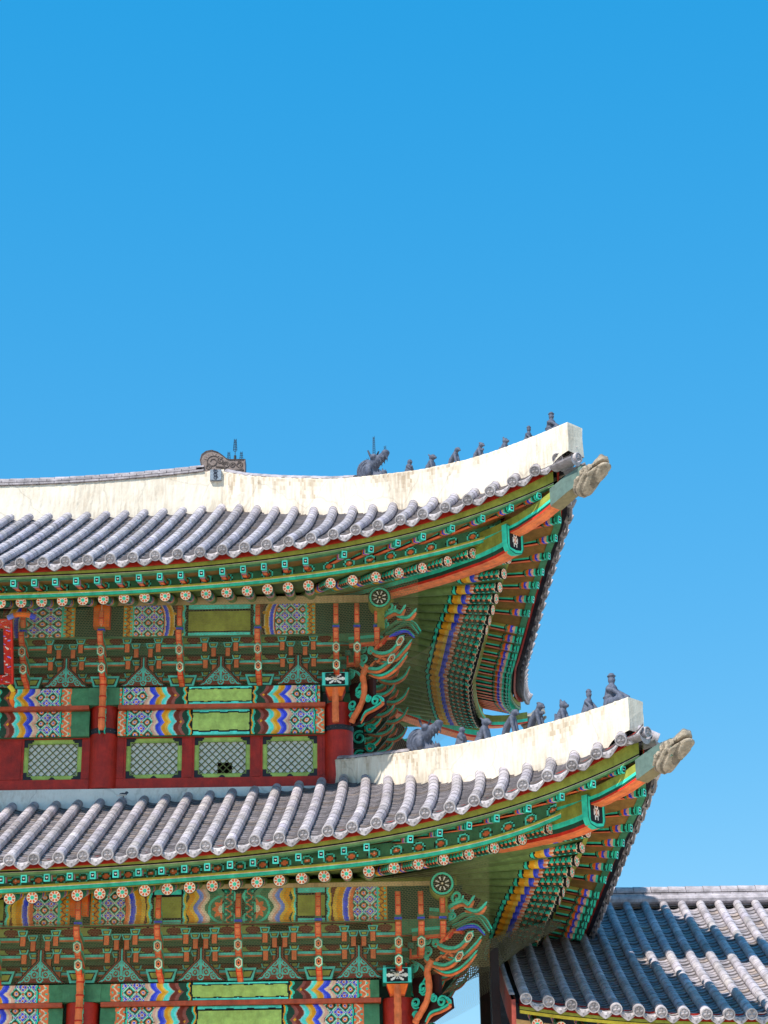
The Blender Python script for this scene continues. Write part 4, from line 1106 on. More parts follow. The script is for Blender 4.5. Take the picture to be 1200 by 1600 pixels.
# ------------------------------------------------------------------ corner brackets: flower plate, extra tongues, diagonal scroll work
def spiral(c, ax, ay, r, turns=1.35, a0=0, n=22, sg=1):
    a = np.linspace(0, turns*2*PI, n); rr = r*(1-.72*a/a[-1])
    return np.asarray(c)+rr[:, None]*(np.cos(a0+sg*a)[:, None]*np.asarray(ax)+np.sin(a0+sg*a)[:, None]*np.asarray(ay))
def scroll_tube(mb, path, r=.026, under=True):
    n = len(path); sc = np.interp(np.linspace(0, 1, n), [0, .15, .8, 1], [.8, 1, .9, .6])
    tube(mb, path, r, TEAL, 6, sc, up=(.3, .5, .8)); 
    p2 = np.array(path)+np.array([.008, -.004, -r*1.15]); tube(mb, p2, r*.5, SALMON, 5, sc, up=(.3, .5, .8))
for st in (UP, LO):
    dz = 0 if st is UP else -5.815
    X, Y, Z = st.xc, st.yc, 13.70+dz
    cb = MB()
    # plate with a white flower on the beam head
    def pf(x, y):
        u, v = (x-.26)/.26, (y-.13)/.13; out = np.empty(x.shape+(3,)); out[:] = BLACK
        t = np.arctan2(v*.55, u); r = np.hypot(u, v*.75); a = np.abs(np.cos(4*t))
        out[(r < .35+.45*a*np.abs(np.cos(t))) & (r > .08) & (np.cos(8*t) > -.35)] = WHITE; out[r < .12] = CREAM
        e = np.maximum(np.abs(u), np.abs(v)-.16); out[e > .74] = CYAN*.8; out[e > .95] = DTEAL
        return out
    panel(cb, (X-.29, Y-.62, Z-.14), (1, 0, 0), (0, 0, 1), .52, .26, pf, .012)
    box(cb, (X-.03, Y-.42, Z-.01), (.516, .39, .255), DTEAL)
    cb.add([[X-.22, Y-.55, Z-.15], [X+.16, Y-.55, Z-.15], [X+.10, Y-.5, Z-.32], [X-.16, Y-.5, Z-.32], [X-.22, Y-.2, Z-.15], [X+.16, Y-.2, Z-.15], [X+.10, Y-.2, Z-.32], [X-.16, Y-.2, Z-.32]],
           [(0, 1, 2, 3), (0, 3, 7, 4), (1, 5, 6, 2), (3, 2, 6, 7)], [ORANGE, RED, RED, SALMON])
    zz = np.linspace(-.84, -.16, 12)+Z; path = np.stack([np.full(12, X-.03), np.full(12, Y-.5), zz], 1)
    tube(cb, path, .062, SALMON, 9, 1+.14*np.abs(np.sin(np.arange(12)*PI/2.5)), up=(1, 0, 0))
    cb.build("corner_plate", M_PAINT, gate)
    # tongues crossing from the side face
    for i, (ox, zs) in enumerate(((.40, 1), (.78, 2))):
        t = MB()
        for k in range(zs, 3):
            f = .20+.22*k; z = .25+.272*k
            horn(t, [(f-.4, z-.14), (f+.10, z-.10), (f+.30, z-.12), (f+.46, z-.08), (f+.53, z+.03)], [.20, .19, .16, .13, .09], .108)
            if k < 2: hexplate(t, f+.585, z-.035, .14, .22)
        horn(t, [(.55, 1.02), (.85, 1.0), (1.0, 1.06), (1.02, 1.20), (.97, 1.36)], [.2, .22, .18, .14, .11], .095)
        box(t, (0, -.93, .93), (.12, .2, .12), GREEN); box(t, (0, -1.0, .90), (.13, .12, .035), BLUE)
        box(t, (0, -.5, .8), (.1, .9, .25), GREEN)
        T = np.eye(4); T[:3, 3] = [X+ox, Y, Z]; t.build("tongue", M_PAINT, gate, T=T)
        T2 = np.array(Matrix.Translation((X, Y-ox, Z)) @ Matrix.Rotation(PI/2, 4, 'Z')); t.build("tongue", M_PAINT, gate, T=T2)
    # carved scroll work standing on the corner diagonal
    base = np.array([X, Y, Z]); U3 = np.array([0, 0, 1.])
    def pd(d, z, lat=0): return base+np.array([q2, -q2, 0])*d*math.sqrt(2)+U3*z+np.array([q2, q2, 0])*lat
    def ribbon(mb, pts, r=.045, under=SALMON, lat=0.0, edge=True):
        p = bez([pd(a_, b_, lat) for a_, b_ in pts], 8); n_ = len(p); sc = np.interp(np.linspace(0, 1, n_), [0, .12, .75, 1], [.7, 1, .9, .45])
        sweep(mb, p, circ(8, 1)*[r*.9, r*.72], TEAL, (0, 0, 1), sc)
        if edge: sweep(mb, p+np.array([.014, -.014, .0])+U3*r*.25, circ(6, 1)*[r*.5, r*.3], CYAN, (0, 0, 1), sc)
        if under is not None: sweep(mb, p-U3*r*1.35+np.array([.004, -.004, 0]), circ(8, 1)*[r*.8, r*.62], under, (0, 0, 1), sc)
    # dark carved board behind the scrolls
    s = MB(); poly = [(.22, -.82), (.52, -.80), (.86, -.62), (.84, -.44), (.66, -.34), (.66, .0), (.95, .02), (1.12, .2), (1.0, .34), (1.25, .5), (1.2, .62), (1.5, .6), (1.42, .84), (1.2, .94), (1.36, 1.16), (1.1, 1.34), (.84, 1.2), (.72, .9), (.5, .66), (.24, .3), (.2, -.1), (.24, -.5)]
    fa = [pd(a_, b_, .05) for a_, b_ in poly]; ba = [pd(a_, b_, .13) for a_, b_ in poly]; n_ = len(poly)
    s.add(fa+ba, [tuple(range(n_)), tuple(range(2*n_-1, n_-1, -1))]+[(i, (i+1) % n_, n_+(i+1) % n_, n_+i) for i in range(n_)], DBROWN*.9)
    s.build("carved_board", M_PAINT, gate)
    if st is UP:
        MR = np.eye(4); MR[1, 1] = -1; MR[1, 3] = 2*YSID; s.build("carved_board", M_PAINT, gate, T=MR)
    s = MB(); sp = bez([pd(a_, b_, -.04) for a_, b_ in ((.30, -.80), (.34, -.72), (.44, -.58), (.54, -.37), (.55, -.12), (.53, .07), (.62, .24))], 6)
    sweep(s, sp, circ(9, .055), SALMON, (1, 1, 0), 1+.15*np.abs(np.sin(np.arange(len(sp))*PI/5)))
    for i in range(3, len(sp)-2, 5): tube(s, [sp[i]-(sp[i+1]-sp[i])*.12, sp[i]+(sp[i+1]-sp[i])*.12], .062, RED, 9, up=(1, 1, 0))
    s.build("corner_spine", M_PAINT, gate)
    s = MB()
    ribbon(s, [(.46, .34), (.53, .26), (.64, .18), (.81, .12), (.97, .17), (1.08, .29)], .05)
    ribbon(s, [(.58, .13), (.79, .0), (.99, .02), (1.17, .13), (1.3, .27)], .04, lat=.06)
    ribbon(s, [(.65, .61), (.75, .47), (.91, .39), (1.07, .40), (1.21, .52), (1.28, .60)], .05)
    ribbon(s, [(.7, .36), (.9, .24), (1.1, .25), (1.3, .40), (1.38, .5)], .04, lat=.06)
    for (pa, c_) in (([(.81, .79), (.97, .84), (1.15, .91), (1.33, .88), (1.5, .75), (1.6, .55)], GREEN), ([(.95, .74), (1.12, .78), (1.28, .82), (1.41, .77), (1.56, .52)], GREEN*.8), ([(1.0, .66), (1.2, .70), (1.36, .66), (1.48, .5)], BLUE)):
        p = bez([pd(a_, b_) for a_, b_ in pa], 7); n_ = len(p); sweep(s, p, circ(8, 1)*[.05, .035], c_, (0, 0, 1), np.interp(np.linspace(0, 1, n_), [0, .2, .8, 1], [.6, 1, .8, .3])); sweep(s, p+U3*.035, circ(6, .014), TEAL, (0, 0, 1))
    for k_ in range(4):
        p = bez([pd(.74+.05*k_, .52+.02*k_), pd(.84+.05*k_, .62+.02*k_), pd(.98+.05*k_, .70-.03*k_)], 6); sweep(s, p, circ(7, .034), SALMON if k_ % 2 == 0 else RED, (1, 1, 0))
        p = bez([pd(.66+.06*k_, .22+.015*k_), pd(.74+.06*k_, .27+.015*k_), pd(.84+.06*k_, .28-.02*k_)], 6); sweep(s, p, circ(7, .03), SALMON if k_ % 2 == 0 else BROWN, (1, 1, 0))
    ribbon(s, [(.88, 1.08), (.97, 1.14), (1.13, 1.17), (1.24, 1.09), (1.32, 1.20)], .055)
    ribbon(s, [(1.18, 1.04), (1.33, .95), (1.44, .96), (1.52, 1.05)], .05)
    ribbon(s, [(.82, -.45), (.87, -.55), (.72, -.62), (.55, -.66), (.45, -.80)], .04)
    ribbon(s, [(.24, .30), (.40, .17), (.48, -.01), (.37, -.20), (.42, -.33), (.52, -.27)], .03, None)
    ribbon(s, [(.33, .62), (.30, .40), (.42, .34), (.5, .42)], .03, None)
    ax45 = np.array([q2, -q2, 0])*math.sqrt(2)
    for i, (d_, z_, r_) in enumerate(((1.05, 1.25, .13), (.68, .53, .09), (.53, .39, .095), (.43, -.2, .10), (.31, -.45, .10), (.75, -.5, .10), (.92, 1.05, .09), (.53, .61, .085), (.97, .92, .08), (.39, .57, .075), (.28, .17, .09), (.62, -.42, .07), (.3, -.66, .07))):
        p = spiral(pd(d_, z_, -.02), ax45*.8, U3, r_, 1.35, i*1.3, 26, 1 if i % 2 else -1); sweep(s, p, circ(7, .023), TEAL, (q2, q2, 0), np.linspace(.75, 1.25, len(p))); sweep(s, p+np.array([.01, -.012, .004]), circ(5, .010), CYAN, (q2, q2, 0))
    for (d_, z_) in ((1.06, .22), (1.23, .52)): pass
    s.build("corner_scroll", M_PAINT, gate)
    if st is UP:
        MR = np.eye(4); MR[1, 1] = -1; MR[1, 3] = 2*YSID; s.build("corner_scroll", M_PAINT, gate, T=MR)
    s = MB()
    for (d_, z_) in ((1.05, .2), (1.22, .5)): hexplate(s, 0, 0, .13, .22, .5); 
    hx = s; s = MB()
    for (d_, z_) in ((1.05, .2), (1.22, .5)):
        one = MB(); hexplate(one, 0, 0, .12, .24, .45); p_ = pd(d_, z_, -.05)+np.array([.03, -.06, 0]); Rr = np.array((Matrix.Rotation(PI/10, 4, 'Z') @ Matrix.Rotation(.5, 4, 'Y')))[:3, :3]
        off = s.n; V_ = np.concatenate(one.v) @ Rr.T + p_; s.add(V_, one.f, np.concatenate(one.c))
    s.build("hexagon_plate", M_PAINT, gate)
    # scroll-edged tongues on the side face, seen in profile
    ys_ = [st.yc+(2*(YSID-st.yc))*k/4 for k in range(1, 5)] if st is UP else [st.yc+6.9*k/5 for k in range(1, 4)]
    for y in ys_:
        s = MB()
        for k in range(3):
            f = .3+.27*k; z = Z+.05+.27*k
            p = bez([(X+f-.1, y-.06, z+.1), (X+f+.05, y-.06, z-.02), (X+f+.28, y-.06, z-.05), (X+f+.48, y-.06, z+.06), (X+f+.60, y-.06, z+.26)], 7); sc = np.interp(np.linspace(0, 1, len(p)), [0, .2, .7, 1], [.7, 1, .9, .4])
            sweep(s, p, circ(8, 1)*[.05, .036], TEAL, (0, 0, 1), sc); sweep(s, p-np.array([0, 0, .05]), circ(7, 1)*[.04, .026], SALMON*.9, (0, 0, 1), sc)
            p = spiral((X+f-.02, y-.08, z+.16), (1, 0, 0), (0, 0, 1), .085, 1.3, k, 20, 1 if k % 2 else -1); sweep(s, p, circ(6, .022), TEAL*.8, (0, 1, 0))
        for (dx, zz_, r_, a_, g_) in ((.40, -.62, .14, 1, 1), (.40, -.30, .13, 3, -1), (.62, -.44, .10, 0, 1), (.30, .02, .10, 2, -1)):
            p = spiral((X+dx, y-.07, Z+zz_), (1, 0, 0), (0, 0, 1), r_, 1.4, a_, 22, g_); sweep(s, p, circ(6, .026), TEAL*.7, (0, 1, 0))
        box(s, (X+.36, y, Z-.42), (.3, .07, .8), DGREEN*.35)
        v_ = [(.2, -.1), (.75, -.1), (1.0, .2), (1.2, .55), (1.1, .95), (.2, .95)]; n_ = len(v_)
        fa = [(X+a_, y+.01, Z+b_) for a_, b_ in v_]; ba = [(X+a_, y+.07, Z+b_) for a_, b_ in v_]
        s.add(fa+ba, [tuple(range(n_)), tuple(range(2*n_-1, n_-1, -1))]+[(i, (i+1) % n_, n_+(i+1) % n_, n_+i) for i in range(n_)], DGREEN*.45)
        s.build("side_scroll", M_PAINT, gate)

# ------------------------------------------------------------------ smooth lumps (surface nets over a distance field)
def sdf_mesh(fn, lo, hi, h):
    lo, hi = np.array(lo, float), np.array(hi, float); n = np.ceil((hi-lo)/h).astype(int)+1
    ax = [lo[i]+h*np.arange(n[i]) for i in range(3)]
    G = np.stack(np.meshgrid(*ax, indexing='ij'), -1); D = fn(G)
    S_ = D < 0; ci = np.full(tuple(n-1), -1, int)
    corners = [(i, j, k) for i in (0, 1) for j in (0, 1) for k in (0, 1)]
    sl = lambda c: tuple(slice(c[a], n[a]-1+c[a]) for a in range(3))
    cnt = sum(S_[sl(c)].astype(int) for c in corners); act = (cnt > 0) & (cnt < 8)
    ids = np.argwhere(act); ci[act] = np.arange(len(ids))
    acc = np.zeros((len(ids), 3)); num = np.zeros(len(ids))
    for a in corners:
        for b_ in corners:
            if sum(abs(a[i]-b_[i]) for i in range(3)) != 1 or a > b_: continue
            da = D[sl(a)][act]; db = D[sl(b_)][act]; cross = (da < 0) != (db < 0)
            t = np.where(cross, da/np.where(cross, da-db, 1), 0)
            p = np.array(a)+(np.array(b_)-np.array(a))*t[:, None]; acc += p*cross[:, None]; num += cross
    V = lo+h*(ids+acc/num[:, None]); Fs = []
    for d in range(3):
        e = [0, 0, 0]; e[d] = 1; o1, o2 = [(1, 2), (2, 0), (0, 1)][d]
        s0 = [slice(1, n[i]-1) for i in range(3)]; s0[d] = slice(0, n[d]-1); s1 = list(s0); s1[d] = slice(1, n[d])
        A, B = S_[tuple(s0)], S_[tuple(s1)]
        for I in np.argwhere(A != B):
            g = I+np.array([1 if i != d else 0 for i in range(3)])
            q = []
            for (u, v) in ((0, 0), (-1, 0), (-1, -1), (0, -1)):
                c = g.copy(); c[o1] += u; c[o2] += v; q.append(ci[tuple(c)])
            if min(q) >= 0: Fs.append(tuple(q) if A[tuple(I)] else tuple(q[::-1]))
    return V, Fs
def cap(P, a, b_, ra, rb):
    a, b_ = np.array(a, float), np.array(b_, float); d = b_-a; t = np.clip(((P-a)@d)/(d@d+1e-9), 0, 1)
    return np.linalg.norm(P-a-t[..., None]*d, axis=-1)-(ra+(rb-ra)*t)
def ell(P, c, r): r = np.array(r, float); q = (P-np.array(c))/r; k = np.linalg.norm(q, axis=-1); return (k-1)*r.min()
def smin(a, b_, k=.03): h = np.clip(.5+.5*(b_-a)/k, 0, 1); return b_*(1-h)+a*h-k*h*(1-h)
def union(L, k=.025):
    o = L[0]
    for x in L[1:]: o = smin(o, x, k)
    return o
# ridge figures; x = outward along the ridge, z up, unit height about 1
def fig_monk(P):
    return union([cap(P, (-.12, 0, .05), (-.02, 0, .55), .24, .16), cap(P, (.0, .0, .55), (.03, 0, .62), .1, .1), ell(P, (.05, 0, .78), (.15, .14, .16)), cap(P, (-.02, .17, .5), (.18, .1, .3), .07, .05), cap(P, (-.02, -.17, .5), (.18, -.1, .3), .07, .05), cap(P, (.18, .1, .3), (.2, 0, .5), .05, .05),
                  cap(P, (.12, .13, .0), (.14, .12, .16), .1, .08), cap(P, (.12, -.13, 0), (.14, -.12, .16), .1, .08), cap(P, (.17, 0, .76), (.24, 0, .74), .05, .03)])
def fig_dog(P):
    return union([cap(P, (-.25, 0, .12), (.02, 0, .55), .2, .16), ell(P, (.12, 0, .80), (.2, .15, .16)), cap(P, (.18, 0, .78), (.34, 0, .72), .1, .07), cap(P, (.06, 0, .5), (.2, 0, .1), .0+.12, .08), cap(P, (.1, .11, .5), (.22, .11, 0), .08, .07), cap(P, (.1, -.11, .5), (.22, -.11, 0), .08, .07),
                  cap(P, (-.28, .14, .05), (-.1, .14, .1), .12, .09), cap(P, (-.28, -.14, .05), (-.1, -.14, .1), .12, .09), cap(P, (.0, .1, .92), (-.05, .13, .98), .05, .03), cap(P, (.0, -.1, .92), (-.05, -.13, .98), .05, .03), cap(P, (-.3, 0, .2), (-.34, 0, .5), .06, .04)])
def fig_arch(P):
    return union([cap(P, (-.38, .08, 0), (-.2, .05, .45), .08, .11), cap(P, (-.38, -.08, 0), (-.2, -.05, .45), .08, .11), cap(P, (-.2, 0, .45), (.05, 0, .68), .14, .14), cap(P, (.08, .09, .66), (.24, .09, 0), .09, .07), cap(P, (.08, -.09, .66), (.24, -.09, 0), .09, .07),
                  cap(P, (.05, 0, .7), (.14, 0, .86), .11, .1), ell(P, (.2, 0, .88), (.17, .12, .13)), cap(P, (.3, 0, .86), (.38, 0, .8), .06, .05)])
def fig_mane(P):
    sp = [ell(P, (-.36+.13*k, 0, .25+.17*k-.02*k*k), (.07, .06, .09)) for k in range(6)]
    return union([fig_arch(P)]+sp+[ell(P, (.14, 0, 1.0), (.08, .13, .06))], .02)
def fig_lion(P):
    return union([cap(P, (-.2, 0, .15), (.0, 0, .5), .22, .17), ell(P, (.06, 0, .74), (.17, .18, .18)), cap(P, (.1, 0, .74), (.26, 0, .68), .1, .08), cap(P, (.06, .12, .45), (.2, .12, .02), .08, .08), cap(P, (.06, -.12, .45), (.2, -.12, .02), .08, .08),
                  cap(P, (-.2, .16, .06), (.0, .16, .06), .12, .09), cap(P, (-.2, -.16, .06), (0, -.16, .06), .12, .09), ell(P, (.02, .12, .92), (.05, .04, .09)), ell(P, (.02, -.12, .92), (.05, .04, .09)), ell(P, (-.08, 0, .9), (.06, .05, .08)), cap(P, (-.36, 0, .1), (-.4, 0, .45), .07, .05)])
def fig_man(P):
    return union([cap(P, (-.15, 0, .1), (-.02, 0, .52), .2, .15), ell(P, (.02, 0, .8), (.11, .1, .13)), cap(P, (.02, 0, .58), (.02, 0, .7), .08, .07), ell(P, (.02, 0, .90), (.13, .13, .03)), ell(P, (.02, 0, .95), (.09, .09, .07)),
                  cap(P, (-.0, .17, .5), (.2, .16, .28), .07, .055), cap(P, (.0, -.17, .5), (.2, -.16, .28), .07, .055), cap(P, (-.08, .13, .1), (.2, .14, .22), .11, .09), cap(P, (-.08, -.13, .1), (.2, -.14, .22), .11, .09), cap(P, (.22, .14, .2), (.26, .14, 0), .08, .07), cap(P, (.22, -.14, .2), (.26, -.14, 0), .08, .07), cap(P, (.12, 0, .79), (.15, 0, .78), .03, .025)], .02)
def fig_general(P):
    return union([cap(P, (-.18, 0, .08), (-.1, 0, .52), .2, .17), ell(P, (-.08, 0, .80), (.11, .1, .13)), cap(P, (-.08, 0, .6), (-.08, 0, .7), .08, .07), ell(P, (-.08, 0, .91), (.135, .13, .03)), ell(P, (-.08, 0, .95), (.09, .09, .06)), cap(P, (.02, 0, .79), (.06, 0, .78), .03, .02),
                  cap(P, (-.08, .18, .5), (.14, .18, .36), .08, .065), cap(P, (-.08, -.18, .5), (.12, -.18, .42), .08, .065), cap(P, (.14, .18, .36), (.36, .15, .22), .065, .06), cap(P, (.12, -.18, .42), (.34, -.15, .22), .065, .06),
                  cap(P, (-.05, .13, .1), (.3, .14, .16), .12, .1), cap(P, (-.05, -.13, .1), (.3, -.14, .16), .12, .1), cap(P, (.32, .14, .14), (.48, .14, .02), .09, .06), cap(P, (.32, -.14, .14), (.46, -.14, .02), .09, .06), ell(P, (-.16, 0, .3), (.22, .22, .05))], .02)
FIGS = {}
def figure(kind, fn, label, st, d, z, h, group, lo=(-.55, -.4, -.06), hi=(.6, .4, 1.12)):
    p = diag_path(st, [d], [z])[0]
    h *= 1.16
    t = thing("ridge_figure", label, "roof figure", tuple(p), -PI/4, group)
    if kind not in FIGS: FIGS[kind] = sdf_mesh(fn, lo, hi, .036)
    V, Fs = FIGS[kind]; mb = MB(); mb.add(V*h, Fs, CLAY*rng.uniform(.85, 1.15))
    me = mb.build("body", M_CLAY, None, True); me.parent = t
    return t
ZU = lambda d: float(np.interp(d, D_U, Z_U)); ZL = lambda d: float(np.interp(d, D_L, Z_L))
GU, GL = "clay figures along the upper corner ridge", "clay figures along the lower corner ridge"
for kind, fn, d, h, lab in (("monk", fig_monk, 1.46, .30, "small hooded clay figure sitting just past the upper dragon head"), ("dog", fig_dog, 1.87, .32, "crouching dog-like clay figure, second from the upper dragon head"), ("arch", fig_arch, 2.31, .33, "long-legged clay beast with an open belly on the upper ridge"),
        ("mane", fig_mane, 2.75, .31, "clay beast with a knobbly mane on the upper ridge"), ("lion", fig_lion, 3.21, .28, "small eared clay lion sitting between maned beast and hatted man on the upper ridge"), ("man", fig_man, 3.63, .32, "clay man in a small hat sitting second from the upper ridge tip"), ("general", fig_general, 4.05, .40, "largest clay man in a hat, legs stretched out at the upper ridge tip")):
    figure(kind, fn, lab, UP, d, ZU(d)-.01, h, GU)
for kind, fn, d, h, lab in (("monk", fig_monk, 1.2, .35, "small hooded clay figure sitting just past the lower dragon head"), ("dog", fig_dog, 1.59, .40, "crouching dog-like clay figure, second from the lower dragon head"), ("arch", fig_arch, 2.05, .41, "long-legged clay beast with an open belly on the lower ridge"),
        ("mane", fig_mane, 2.47, .40, "clay beast with a knobbly mane on the lower ridge"), ("lion", fig_lion, 2.885, .36, "small eared clay lion sitting between maned beast and hatted man on the lower ridge"), ("man", fig_man, 3.3, .40, "clay man in a small hat sitting second from the lower ridge tip"), ("general", fig_general, 3.70, .52, "largest clay man in a hat, legs stretched out at the lower ridge tip")):
    figure(kind, fn, lab, LO, d, ZL(d)-.01, h, GL)
# dragon heads biting the ridge
def spike(mb, base, h, n=7, w=.05, r=.006):
    base = np.array(base, float); tube(mb, [base, base+[0, 0, h]], r, srgb(40, 42, 50), 5, up=(1, 0, 0))
    for k in range(n):
        z = h*(.3+.7*k/n); s = w*(1-.5*k/n)
        for sg in (-1, 1): tube(mb, bez([base+[0, 0, z], base+[sg*s*.8, 0, z+.015], base+[sg*s, 0, z+.06]], 3), r*.75, srgb(40, 42, 50), 4, up=(0, 1, 0))
def f_dragon(P):
    x, y, z = P[..., 0], P[..., 1], P[..., 2]
    mane = ell(P, (-.24, 0, .20), (.21, .20, .25))+.020*np.sin(np.hypot(x+.0, z-.12)*88)*(x < -.12)
    upper = union([cap(P, (-.14, 0, .30), (.24, 0, .43), .13, .075), ell(P, (.27, 0, .47), (.07, .085, .06)), ell(P, (.02, .11, .43), (.08, .05, .06)), ell(P, (.02, -.11, .43), (.08, .05, .06)), cap(P, (.28, 0, .42), (.30, 0, .33), .03, .015)], .03)
    lower = union([cap(P, (-.16, 0, .06), (.22, 0, .03), .10, .05), ell(P, (.22, 0, .07), (.05, .06, .035)), ell(P, (-.08, .14, .16), (.07, .05, .10)), ell(P, (-.08, -.14, .16), (.07, .05, .10))], .03)
    th = [cap(P, (.02+.075*k, s*.055, .30+.024*k), (.03+.075*k, s*.055, .215+.024*k), .020, .006) for k in range(4) for s in (-1, 1)]+[cap(P, (.0+.07*k, s*.045, .09), (.01+.07*k, s*.045, .15), .018, .006) for k in range(4) for s in (-1, 1)]
    return np.minimum(union([mane, upper, lower], .035), np.minimum.reduce(th))
DV = sdf_mesh(f_dragon, (-.52, -.28, -.1), (.42, .28, .60), .016)
for st, d, s, lab in ((UP, .82, 1.0, "dragon head ornament with spiked wires on the upper corner ridge"), (LO, .62, 1.02, "bluish dragon head ornament in the shade on the lower corner ridge")):
    z = ZU(d) if st is UP else ZL(d); p = diag_path(st, [d], [z])[0]
    t = thing("dragon_head", lab, "roof ornament", tuple(p), -PI/4, "dragon heads on the corner ridges")
    mb = MB(); mb.add(DV[0]*s, DV[1], CLAY*1.05); o = mb.build("head", M_CLAY, None, True); o.parent = t
    for sg in (-1, 1):
        mb = MB(); tube(mb, np.array([[-.06, sg*.06, .40], [-.09, sg*.08, .50], [-.14 if sg < 0 else -.01, sg*.09, .62]])*s, .026, CLAY*.5, 7, [1, .9, .6], up=(0, 1, 0)); o = mb.build("horn", M_CLAY); o.parent = t
    if st is UP:
        for (x, h, n) in ((-.06, .92, 10), (-.25, .50, 4), (.25, .62, 4)):
            mb = MB(); spike(mb, (x, 0, .3), h-.3, n, .045); o = mb.build("bird_spike", M_METAL); o.parent = t
# eagle-head ridge end of the main ridge
t = thing("ridge_end_ornament", "carved grey eagle-head tile ornament at the end of the main ridge, with lightning spikes", "roof ornament", (RX+.14, YMID, 19.30))
out = [(-.38, -.02), (-.47, .12), (-.50, .25), (-.47, .37), (-.38, .44), (-.26, .46), (-.14, .42), (-.04, .35), (.04, .28), (.10, .255), (.28, .255), (.43, .255), (.43, .13), (.43, -.06), (.20, -.05), (.0, -.03), (-.2, -.03)]
mb = MB(); n = len(out); w = .17
out = [(a*1.06-.02, b_*1.12) for a, b_ in out]
pts = lambda y, s=1: np.array([[(a+.05)*s-.05, y, (b_-.2)*s+.2] for a, b_ in out])
cc = srgb(122, 108, 104)
loops = [pts(-w*.85, .93), pts(-w, .985), pts(-w*.9, 1.0), pts(w*.9, 1.0), pts(w, .985), pts(w*.85, .93)]
Pp = np.array([np.vstack([l, l[:1]]) for l in loops]); C = np.empty((5, n, 3)); C[:] = cc; C[2] = CLAY
mb.grid(Pp, C); mb.poly(loops[0], cc); mb.poly(loops[-1][::-1], cc)
o = mb.build("carved_body", M_CLAY); o.parent = t
mb = MB()
for (cx, cz, r, a0, sg) in ((-.27, .24, .16, 0, 1), (-.36, .12, .07, 2, -1), (-.1, .26, .08, 1, 1), (.02, .16, .08, 3, -1), (.16, .15, .07, 0, 1), (.3, .16, .08, 2, -1), (.34, .04, .05, 1, 1), (-.05, .08, .06, 1, -1)):
    tube(mb, spiral((cx, -w*.86, cz), (1, 0, 0), (0, 0, 1), r, 1.5, a0, 20, sg), .016, cc*.55, 5, up=(0, 1, 0))
for k in range(7): a = .3+k*.45; tube(mb, [(-.27+.12*math.cos(a), -w*.87, .28+.1*math.sin(a)), (-.27+.18*math.cos(a), -w*.87, .28+.15*math.sin(a))], .012, cc*1.3, 4, up=(0, 1, 0))
tube(mb, bez([(-.2, -w*.87, .12), (-.05, -w*.9, .1), (.08, -w*.87, .03), (.3, -w*.87, .03), (.4, -w*.87, .03)], 4), .018, cc*.4, 5, up=(0, 1, 0))
o = mb.build("carving", M_CLAY); o.parent = t
mb = MB(); tube(mb, [(.20, 0, .25), (.20, 0, .44)], .028, srgb(46, 48, 54), 8, up=(1, 0, 0)); spike(mb, (.20, 0, .42), .40, 7, .04, .008); o = mb.build("bird_spike", M_METAL); o.parent = t
for sg in (-1, 1):
    mb = MB(); tube(mb, bez([(.2, 0, .27), (.2+sg*.1, 0, .28), (.2+sg*.13, 0, .36)], 4), .009, srgb(46, 48, 54), 5, up=(0, 1, 0)); spike(mb, (.2+sg*.135, 0, .26), .26, 4, .035, .007); o = mb.build("bird_spike", M_METAL); o.parent = t
mb = MB(); box(mb, (-.19, -.24, -.13), (.24, .10, .24), srgb(120, 132, 146)); 
for k in range(3): tube(mb, spiral((-.19, -.295, -.2+.08*k), (1, 0, 0), (0, 0, 1), .05, 1.3, k, 14), .01, CLAY*.6, 4, up=(0, 1, 0))
o = mb.build("beard_tile", M_CLAY); o.parent = t
# beast-head caps on the corner rafters
def f_cap(P):
    b_ = union([cap(P, (-.22, 0, .02), (.22, 0, .05), .19, .15), ell(P, (.30, .0, .13), (.15, .15, .10)), ell(P, (.33, 0, .01), (.11, .14, .06)), ell(P, (.02, .13, .16), (.14, .07, .07)), ell(P, (.02, -.13, .16), (.14, .07, .07)), cap(P, (.1, 0, .18), (.36, 0, .21), .07, .06), cap(P, (-.2, .15, .1), (.1, .17, .02), .05, .03), cap(P, (-.2, -.15, .1), (.1, -.17, .02), .05, .03),
               ell(P, (.40, .07, .2), (.04, .04, .035)), ell(P, (.40, -.07, .2), (.04, .04, .035))], .04)
    x, y, z = P[..., 0], P[..., 1], P[..., 2]
    groove = .014*np.sin(48*(x*.55-z*1.2+.25*np.abs(y)))*(x < .28)*(np.abs(y) > .04)*(z < .12)+.008*np.sin(70*np.hypot(x-.0, z-.16))*(z > .08)*(x < .2)
    mouth = ell(P, (.30, 0, .065), (.24, .3, .026))
    return np.maximum(b_+groove, -mouth)
TV = sdf_mesh(f_cap, (-.5, -.34, -.3), (.6, .34, .4), .02)
